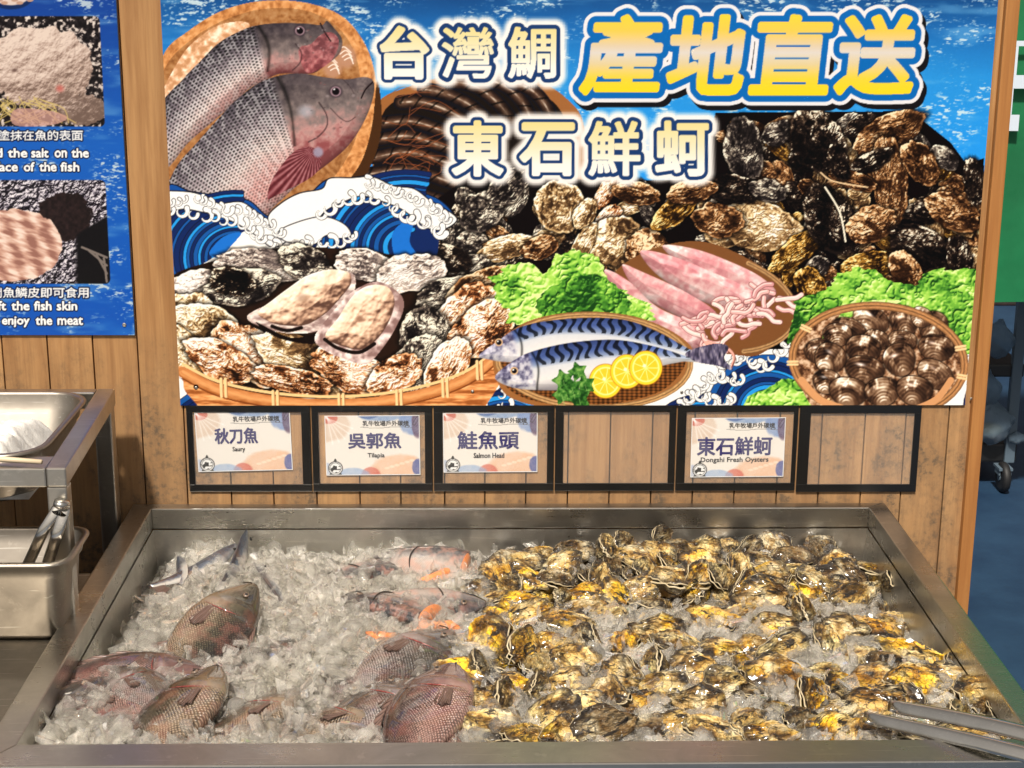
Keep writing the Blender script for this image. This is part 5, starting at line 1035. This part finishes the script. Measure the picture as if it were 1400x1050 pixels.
fins = {'tail_fin': fin_mesh([(-.48, -.055), (-.50, 0), (-.48, .055)], [(-.66, -.13), (-.64, 0), (-.66, .13)], 14, .006), 'dorsal_fin': fin_mesh([(-.36, .11), (-.15, .20), (.05, .235), (.22, .205)], [(-.46, .15), (-.26, .22), (-.02, .265), (.16, .24)], 22, .005),
        'anal_fin': fin_mesh([(-.36, -.10), (-.25, -.145), (-.12, -.175)], [(-.46, -.20), (-.34, -.23), (-.18, -.235)], 12, .005), 'pectoral_fin': fin_mesh([(.17, -.09), (.18, -.06), (.18, -.03)], [(.02, -.12), (-.01, -.075), (.03, -.03)], 16, .0015)}
for f in fins.values(): f.materials.append(M['fin'])
def sphere(name, r, mat, parent, loc, sz=1.):
    bm = bmesh.new(); bmesh.ops.create_uvsphere(bm, u_segments=14, v_segments=9, radius=r); me = bpy.data.meshes.new(name); bm.to_mesh(me); bm.free(); o = link(name, me, mat, parent, loc, smooth=True); o.scale = (1, 1, sz); return o
def fish(px, py, L, head, label, mat='tilapia', dorsal=1, tilt=0., roll=0., up=.012, mesh=None, name='tilapia', grp='tilapia bedded in the ice', bodymesh=None, fine=True):
    """head: direction the snout points, degrees anticlockwise from the right, on the ice; dorsal=+1 back to the left of the heading"""
    p = onice(px, py, up); t = thing(name, label, 'fish', (p.x, p.y, p.z+up), 0, grp); a = math.radians(head)
    t.rotation_euler = (Matrix.Rotation(a, 4, 'Z')@Matrix.Rotation(-math.radians(tilt), 4, 'Y')@Matrix.Rotation(math.radians(roll)+(0 if dorsal > 0 else math.pi), 4, 'X')).to_euler(); t.scale = (L, L*1.3, L*1.1) if name == 'cut_salmon' else (L, L, L)
    L *= 1.0
    me = (bodymesh or til_m).copy(); me.materials.clear(); me.materials.append(M[mat]); o = link('body', me, None, t)
    top = 1 if dorsal > 0 else -1
    if name == 'tilapia':
        for n_ in ('tail_fin', 'dorsal_fin', 'anal_fin'): link(n_, fins[n_], None, t)
        pf = link('pectoral_fin', fins['pectoral_fin'], None, t, (0, 0, top*.088)); pf.rotation_euler = (0, top*.10, 0)
        gc = MB().tube([(.205-.03*math.cos(q*1.2), q*.115, top*(.083-.018*q*q)) for q in np.linspace(-1.1, 1.0, 9)], [.0008, .0015, .002, .003, .0045, .0045, .003, .0015, .0008], 6).build('gill_slit', M['gill'], t, smooth=True)
        sphere('eye', .019, M['eye_ring'], t, (.36, .055, top*.056), .45); sphere('pupil', .012, M['pupil'], t, (.361, .056, top*.060), .5)
        MB().tube([(.498, .005, top*.008), (.47, -.012, top*.028), (.445, -.022, top*.040)], .0035, 6).build('mouth', M['pupil'], t)
    elif name == 'cut_salmon':
        sphere('eye', .030, M['eye_ring'], t, (.26, .06, top*.075), .5); sphere('pupil', .019, M['pupil'], t, (.262, .061, top*.082), .6)
        MB().tube([(.49, -.005, top*.012), (.40, -.03, top*.05), (.27, -.055, top*.082)], [.004, .006, .003], 6).build('mouth', M['pupil'], t)
        MB().tube([(.02+.05*math.cos(q*1.3), q*.15, top*(.107-.03*q*q)) for q in np.linspace(-1., 1., 9)], [.003, .006, .008, .009, .009, .009, .008, .006, .003], 6).build('gill_cover_edge', M['pupil'], t, smooth=True)
        b = MB().loft([[(-.50, .17*math.cos(q), .098*math.sin(q)) for q in np.linspace(0, 2*math.pi, 20, endpoint=False)], [(-.53, .13*math.cos(q), .07*math.sin(q)) for q in np.linspace(0, 2*math.pi, 20, endpoint=False)]], cap1=True); b.build('cut_flesh', M['flesh'], t, smooth=True)
    else:
        sphere('eye', .016, M['pupil'], t, (.40, .01, top*.030), .5); link('tail_fin', fins['tail_fin'], None, t).scale = (.8, .5, .6)
    return t
fish(280, 872, .30, 62, 'olive brown tilapia lying highest on the ice, its pale belly to the left', 'tilapia_olive', -1, 20, 14, .034)
fish(238, 985, 0.319, 72, 'large tilapia with a red gill cut and pink throat at the front left', 'tilapia_olive', 1, 8, -12, .026)
fish(172, 925, 0.247, 10, 'pinkish brown tilapia against the left wall of the bin', 'tilapia_pink', 1, 0, 15, .008)
fish(150, 985, 0.260, 150, 'dark purplish tilapia in the front left corner with blood on its head', 'tilapia_pink', 1, -4, -20, .004)
fish(292, 950, 0.260, 80, 'pink bellied tilapia half hidden behind the large front left one', 'tilapia_pink', -1, 0, 25, .002)
fish(335, 995, 0.273, 60, 'olive tilapia sunk in ice right of the large front left one', 'tilapia_olive', 1, 4, -15, .006)
fish(392, 905, 0.260, 40, 'dark tilapia almost covered by ice in the middle left', 'tilapia', 1, 0, 10, -.008)
fish(432, 1000, 0.273, 40, 'yellowish scaled tilapia at the front edge under clear ice', 'tilapia_olive', 1, 0, -10, .000)
fish(545, 915, 0.325, 60, 'long silvery tilapia with pink head behind the two front centre ones', 'tilapia', -1, 4, 8, .012)
fish(506, 985, 0.299, 66, 'silver scaled tilapia at the front centre, its dark fin raised', 'tilapia', 1, 2, 0, .012)
fish(585, 982, 0.312, 74, 'dark red headed tilapia at the front centre beside the oysters', 'tilapia_pink', 1, 8, -4, .026)
fish(118, 962, .22, 30, 'dark tilapia tail end beside the left wall near the front corner', 'tilapia', 1, 0, 20, .006)
fish(200, 948, .22, 130, 'purple brown tilapia head wedged behind the large front left fish', 'tilapia', -1, 4, 0, .014)
fish(468, 950, .24, 50, 'silvery tilapia deep in the ice left of the long silvery one', 'tilapia', 1, 0, 0, -.004)
kw = dict(name='cut_salmon', bodymesh=sal_m, grp='salmon heads on the ice')
fish(492, 785, .190, 215, 'pale pink salmon head pointing down left, leftmost of the salmon heads', 'salmon', 1, 0, 10, .010, **kw)
fish(572, 770, .190, 165, 'silver salmon head near the back wall with a black lip line', 'salmon', -1, 0, -15, .018, **kw)
fish(528, 828, .190, 150, 'pale salmon head with clear ice on its cheek', 'salmon', 1, 0, 10, .012, **kw)
fish(596, 828, .190, 10, 'dark grey salmon head beside the oysters', 'salmon', -1, 0, 15, .014, **kw)
kw = dict(name='saury', bodymesh=sau_m, grp='sauries sunk in the ice')
fish(196, 808, 0.221, 250, 'dark blue saury beside the left wall of the bin', 'saury', 1, -4, 40, .024, **kw)
fish(250, 790, 0.208, 100, 'saury with orange and white belly turned up', 'saury', -1, 8, 140, .024, **kw)
fish(275, 778, 0.260, 60, 'blue black saury right of the white bellied one', 'saury', 1, 0, 30, .022, **kw)
fish(323, 775, 0.260, 84, 'saury with its tail standing out of the ice near the back', 'saury', 1, 8, 60, .022, **kw)
fish(378, 805, 0.260, 110, 'rightmost saury, broken up by ice chips', 'saury', 1, 0, 30, .020, **kw)
# loose strips of orange salmon flesh
def strip(pts, r, label):
    P = [onice(x, y, .02)+Vector((0, 0, .016)) for x, y in pts]; b = MB(); q = [tuple(p) for p in P]; b.tube(q, r, 10); o = b.build('salmon_strip', M['flesh'], smooth=True); tag(o, label, 'fish meat', 'orange salmon flesh strips')
strip([(562, 796), (584, 792), (610, 780), (622, 776)], [.003, .011, .010, .003], 'orange salmon strip under the silver salmon head'); strip([(560, 862), (590, 856), (615, 852), (632, 858)], [.003, .010, .010, .003], 'orange salmon strip in front of the dark salmon head'); strip([(500, 862), (520, 868), (545, 866)], [.003, .010, .003], 'short orange strip in front of the pale salmon head')
chips('scattered_ice', 900, lambda px, py: (1. if px < 640 else .35)*(0.40 if any(abs(px-a) < 45 and abs(py-b_) < 50 for a, b_ in ((282, 868), (238, 975), (585, 975), (572, 770), (506, 985))) else 1.), .008, .017, 11, .020)

# ================================================================ tongs on the oysters
tg = thing('serving_tongs', 'long steel tongs lying over the oysters at the lower right of the bin', 'tongs', (0, 0, 0))
def arm(a, b_, z0, z1, w0, w1, name, serr=False, bow=.0):
    A, B = atZ(*a, ZR+z0), atZ(*b_, ZR+z1); d = (B-A); sd = Vector((-d.y, d.x, 0)).normalized(); rings = []; n = 26
    for i in range(n):
        t = i/(n-1); w_ = w0+(w1-w0)*min(1, t*1.6); w_ *= min(1, .35+t*9); c = A+d*t+Vector((0, 0, bow*math.sin(math.pi*t)))
        ring = []
        for k in range(9):
            q = -1+2*k/8; zz = -.010*(abs(q)**2)*1.6; ring.append(c+sd*(q*w_+(.0012*(i % 2) if serr and t < .5 and k in (0, 8) else 0))+Vector((0, 0, zz)))
        for k in range(8, -1, -1): q = -1+2*k/8; ring.append(c+sd*(q*w_*.96)+Vector((0, 0, -.010*(abs(q)**2)*1.6-.0014)))
        rings.append(ring)
    MB().loft(rings, cap0=True, cap1=True).build(name, M['steel_bright'], tg, smooth=True)
arm((1216, 956), (1500, 1018), .014, .044, .012, .017, 'upper_arm', True, .006); arm((1182, 972), (1500, 1046), .002, .032, .011, .016, 'lower_arm', True, .004)

# ================================================================ left hand equipment
CTR = ZR-.022
ctr = thing('counter', 'dark worn steel counter left of the ice bin', 'counter', (0, 0, 0))
MB().box((-1.75, 2.05, CTR-.04), (OL-.006, 2.86, CTR)).build('top', M['steel_dark'], ctr, bevel=.003); MB().box((-1.73, 2.09, .1), (OL-.02, 2.82, CTR-.041)).build('cabinet', M['steel_dark'], ctr)
for x in (-1.7, OL-.06):
    for y in (2.12, 2.78): MB().tube([(x, y, 0), (x, y, .1)], .02, 10).build('leg', M['steel'], ctr)
# raised stand
p = atY(157, 531, 3.12); ZS = p.z; fr_ = atZ(90, 640, ZS); XS, YS0, YS1 = p.x, fr_.y, 3.12
st = thing('steel_stand', 'raised stainless angle frame carrying the salt pan beside the wall', 'stand', (0, 0, 0))
ang = math.atan2(fr_.x-p.x, -(fr_.y-p.y)); WB = .034
SL = fr_.x-p.x
def bar(a, c, name='bar', mat='steel', bevel=.003): return MB().box(a, c).build(name, M[mat], st, bevel=bevel)
q = MB(); x0b, x0f = p.x, fr_.x
q.v = [(x0f-WB, YS0+.0, ZS-.034), (x0f, YS0, ZS-.034), (x0b, YS1, ZS-.034), (x0b-WB, YS1, ZS-.034), (x0f-WB, YS0, ZS), (x0f, YS0, ZS), (x0b, YS1, ZS), (x0b-WB, YS1, ZS)]; q.f = [(3, 2, 1, 0), (4, 5, 6, 7)]+[(i, (i+1) % 4, 4+(i+1) % 4, 4+i) for i in range(4)]; q.build('side_rail', M['steel'], st, bevel=.003)
bar((-1.75, YS0, ZS-.0345), (x0f-WB-.0005, YS0+.030, ZS-.0005), 'front_rail'); bar((-1.75, YS1-.03, ZS-.0345), (x0b-WB-.0005, YS1, ZS-.0005), 'back_rail')
bar((x0f-.036, YS0+.004, CTR+.0005), (x0f-.002, YS0+.036, ZS-.0355), 'leg'); bar((x0b-.036, YS1-.038, .1), (x0b-.002, YS1-.004, ZS-.0355), 'leg')
bar((-1.75, YS0+.0305, ZS-.006), (x0f-WB-.004, YS0+.075, ZS-.003), 'shelf_lip')
def gn_pan(name, label, x0, x1, y0, y1, z, depth, r=.035, fl=.010, parent=None):
    t = thing(name, label, 'pan', (0, 0, 0)); R = []
    R.append(rrect(x0-fl, x1+fl, y0-fl, y1+fl, z-.004, r+fl)); R.append(rrect(x0-fl, x1+fl, y0-fl, y1+fl, z, r+fl)); R.append(rrect(x0, x1, y0, y1, z+.001, r)); R.append(rrect(x0+.002, x1-.002, y0+.002, y1-.002, z-.004, r)); R.append(rrect(x0+.004, x1-.004, y0+.004, y1-.004, z-.028, r)); R.append(rrect(x0+.009, x1-.009, y0+.009, y1-.009, z-.034, r))
    R.append(rrect(x0+.018, x1-.018, y0+.018, y1-.018, z-depth+.014, r*.9)); R.append(rrect(x0+.030, x1-.030, y0+.030, y1-.030, z-depth, r*.8))
    inn = [list(q) for q in R[2:]]
    MB().loft([rrect(x0-fl, x1+fl, y0-fl, y1+fl, z-.004, r+fl)]+[R[1], R[2]]+inn[1:], cap1=True).build('pan_shell', M['steel_pan'], t, smooth=True)
    O = [rrect(x0-.0005, x1+.0005, y0-.0005, y1+.0005, z-.004, r), rrect(x0+.0025, x1-.0025, y0+.0025, y1-.0025, z-.028, r), rrect(x0+.0075, x1-.0075, y0+.0075, y1-.0075, z-.034, r), rrect(x0+.0165, x1-.0165, y0+.0165, y1-.0165, z-depth+.012, r*.9), rrect(x0+.030, x1-.030, y0+.030, y1-.030, z-depth-.0015, r*.8)]
    MB().loft([R[0]]+O, cap1=True).build('outer_wall', M['steel_pan'], t, smooth=True); return t
M['steel_pan'] = steel('pan_steel', (.40, .36, .31), .30, (60, 60, 60), 0., .02)
pr = atZ(122, 545, ZS+.006); pf = atZ(60, 628, ZS+.006)
px1 = pr.x-.002; py0, py1 = pf.y+.035, 3.075
gn_pan('salt_pan', 'shallow steel pan of white salt on the raised stand', px1-.52, px1-.012, py0, py1, ZS+.004, .095, .07)
b = MB(); nx, ny = 70, 50; x0, x1, y0, y1 = px1-.50, px1-.034, py0+.022, py1-.022
for j in range(ny):
    for i in range(nx):
        u, v = i/(nx-1), j/(ny-1); x, y = x0+(x1-x0)*u, y0+(y1-y0)*v; e = min(1, 8*min(u, 1-u))*min(1, 7*min(v, 1-v))
        h = .036*(1-.75*v)+.042*math.exp(-((u-.84)/.30)**2)*(1-.50*v)+.030*float(fbm(np.float32(x*40), np.float32(y*30), 3, 4))+.010*float(fbm(np.float32(x*90), np.float32(y*90), 5, 3))
        b.v.append((x, y, ZS-.088+.002+h*e))
for j in range(ny-1):
    for i in range(nx-1): b.f.append((j*nx+i, j*nx+i+1, (j+1)*nx+i+1, (j+1)*nx+i))
m = N('salt'); n = m.noise(m.co(), 160, 4, .7); M['salt'] = m.done(Base_Color=(.74, .725, .69), Roughness=.6, Normal=m.bump(n, .8, .002))
kind(b.build('salt', M['salt'], smooth=True), 'stuff')
sp = atZ(0, 626, ZS+.010); ep = atZ(57, 630, ZS+.010)
M['cream_plastic'] = plain('cream_wood', (.62, .50, .34), .5)
tag(MB().tube([(sp.x-.25, sp.y, ZS+.008), (sp.x, sp.y, ZS+.008), (ep.x, ep.y, ZS+.008)], [.005, .005, .004], 10).build('stirring_stick', M['cream_plastic'], smooth=True), 'pale wooden stick resting on the front edge of the salt pan', 'stick')
# deep pan on the counter with the tongs
fb = atZ(93, 877, CTR); yd = fb.y; xr = atZ(100, 762, CTR+.150).x; d0 = atZ(0, 770, CTR+.150).y; d1 = atZ(0, 722, CTR+.150).y
gn_pan('deep_pan', 'deep steel pan standing on the counter below the salt pan', xr-.56, xr-.010, d0, d1, CTR+.150, .149, .03)
tt = thing('salt_tongs', 'steel tongs with rounded ends standing in the deep pan', 'tongs', (0, 0, 0))
def yz(px, py, Y): return atY(px, py, Y)
ym = (d0+d1)/2
for nme, pts in (('handle', [(38, 772), (62, 720), (80, 692)]), ('handle', [(66, 768), (80, 725), (88, 697)])):
    P = [yz(x, y, ym-.03+(.02 if k else 0)) for k, (x, y) in enumerate(pts)]; rings = []
    for k, c_ in enumerate(P): rings.append([c_+Vector((math.cos(t)*.0105, math.sin(t)*.004, math.sin(t)*.002)) for t in np.linspace(0, 2*math.pi, 12, endpoint=False)])
    MB().loft(rings, cap0=True, cap1=True).build(nme, M['steel_bright'], tt, smooth=True)
c_ = yz(84, 692, ym-.012); MB().tube([c_+Vector((-.004, 0, -.012)), c_+Vector((.0, 0, .0)), c_+Vector((.002, 0, .010))], [.013, .0145, .013], 16).build('end_cap', M['steel_bright'], tt, smooth=True)

# ================================================================ right: green hanging banner, cart
m = N('green_cloth'); n = m.noise(m.co(), 3, 4, .6); M['green'] = m.done(Base_Color=m.ramp(n, [(.3, (.002, .120, .040)), (.7, (.006, .185, .065))]), Roughness=.6, Normal=m.bump(n, .4, .02))
gb = thing('green_banner', 'green cloth banner with a pale character behind the right post', 'banner', (0, 0, 0)); GY = 5.3
a = atY(1335, 413, GY); b = MB(); nx, nz = 30, 20; gz = a.z
for j in range(nz):
    for i in range(nx): x = a.x-.25+1.6*i/(nx-1); z = gz+1.75*j/(nz-1); b.v.append((x, GY+.012*math.sin(x*7+j*.2), z))
for j in range(nz-1):
    for i in range(nx-1): b.f.append((j*nx+i, j*nx+i+1, (j+1)*nx+i+1, (j+1)*nx+i))
b.build('cloth', M['green'], gb, smooth=True)
M['pale'] = plain('pale_print', (.62, .70, .80), .5)
b = MB()
for x0, y0, x1, y1 in ((1385, 63.2, 1393, 102.8), (1387, 56, 1440, 63), (1383, 103, 1440, 121), (1380, 121.2, 1386, 156.8), (1377, 157, 1394, 179)):
    P, Q = atY(x0, y1, GY-.022), atY(x1, y0, GY-.022); b.box((P.x, GY-.022, P.z), (Q.x, GY-.020, Q.z))
b.build('character', M['pale'], gb)
b = MB(); b.tube([(a.x-.3, GY, gz+1.76), (a.x+1.4, GY, gz+1.76)], .015, 10).build('rod', M['steel'], gb)
for x in (a.x-.25, a.x+1.35): MB().tube([(x, GY, 0), (x, GY, gz+1.76)], .014, 10).build('stand_pole', M['dark'], gb)
M['cart'] = plain('cart_grey', (.10, .14, .18), .45); M['cart_black'] = plain('cart_black', (.008, .009, .011), .5); M['rubber'] = plain('black_rubber', (.010, .010, .011), .6)
W0 = atZ(1366, 672, .0); cy = W0.y+.05; cz = lambda py: atY(1380, py, cy).z; cx = lambda px, py=560: atY(px, py, cy).x
ct = thing('utility_cart', 'dark wheeled cart with grey posts behind the right end of the wall', 'cart', (0, 0, 0))
zb, zt = cz(632), cz(607)
for z0, z1 in ((zb, zt), (cz(516), cz(498)), (cz(380), cz(366))): MB().box((cx(1300), cy, z0), (cx(1396), cy+.5, z1)).build('shelf', M['cart_black'], ct, bevel=.008)
for x in (cx(1378), cx(1378)-.62):
    for y in (cy-.012, cy+.46): MB().box((x, y, zb), (x+(cx(1394)-cx(1380)), y+.03, 1.25)).build('post', M['cart'], ct, bevel=.004)
for x in (W0.x+.01, W0.x-.6):
    for y in (W0.y, W0.y+.42):
        zc_ = .055; b = MB(); rr = []
        for u, r in ((-.014, .040), (-.014, .052), (-.006, .058), (.006, .058), (.014, .052), (.014, .040)): rr.append([(x+u, y+r*math.cos(t), .058+r*math.sin(t)) for t in np.linspace(0, 2*math.pi, 22, endpoint=False)])
        w_ = b.loft(rr, cap0=True, cap1=True).build('wheel', M['rubber'], ct, smooth=True); MB().tube([(x-.018, y, .058), (x+.018, y, .058)], .014, 12).build('hub', M['cart'], w_)
        MB().box((x-.024, y-.02, .07), (x-.018, y+.03, zb-.008)).box((x+.018, y-.02, .07), (x+.024, y+.03, zb-.008)).box((x-.026, y-.028, zb-.010), (x+.026, y+.045, zb-.0005)).build('caster_fork', M['cart'], ct)
m = N('thin_plastic'); n = m.noise(m.co(), 14, 4, .6, 1.); M['bag'] = m.done(Base_Color=(.35, .50, .66), Roughness=.2, Alpha=.62, Normal=m.bump(n, 1., .03)); M['bag_yellow'] = plain('yellow_food', (.45, .40, .06), .5)
def bag(px, py, r, label, sq=1.2, seed=1):
    bm = bmesh.new(); bmesh.ops.create_icosphere(bm, subdivisions=4, radius=1); rr = np.random.RandomState(seed)
    for v in bm.verts:
        k = 1+.22*(float(fbm(np.float32(v.co.x*2+seed), np.float32(v.co.z*3+v.co.y*2), seed, 3))-.5)*2; t = max(0, v.co.z); v.co = Vector((v.co.x*k*(1-.75*t**1.5), v.co.y*k*.8*(1-.75*t**1.5), v.co.z*k*sq))
    me = bpy.data.meshes.new('plastic_bag'); bm.to_mesh(me); bm.free(); p = atY(px, py, cy-.02); o = link('plastic_bag', me, M['bag'], None, p, smooth=True); o.scale = (r, r, r); tag(o, label, 'bag', 'plastic bags on the cart'); return p
bag(1364, 462, .062, 'pale blue plastic bag bulging over the upper cart shelf', 1.2, 3)
p = bag(1357, 575, .078, 'clear plastic bag with yellow food on the lower cart shelf', 1.1, 5); 
o = sphere('yellow_food', .052, M['bag_yellow'], None, (p.x-.01, p.y, p.z-.035), .6); o.scale = (1, .6, .5); tag(o, 'yellow food inside the plastic bag on the lower shelf', 'food')
bag(1352, 530, .05, 'small crumpled bluish bag behind the cart post', 1.3, 8); bag(1390, 598, .035, 'little white bag end right of the cart post', .7, 9)
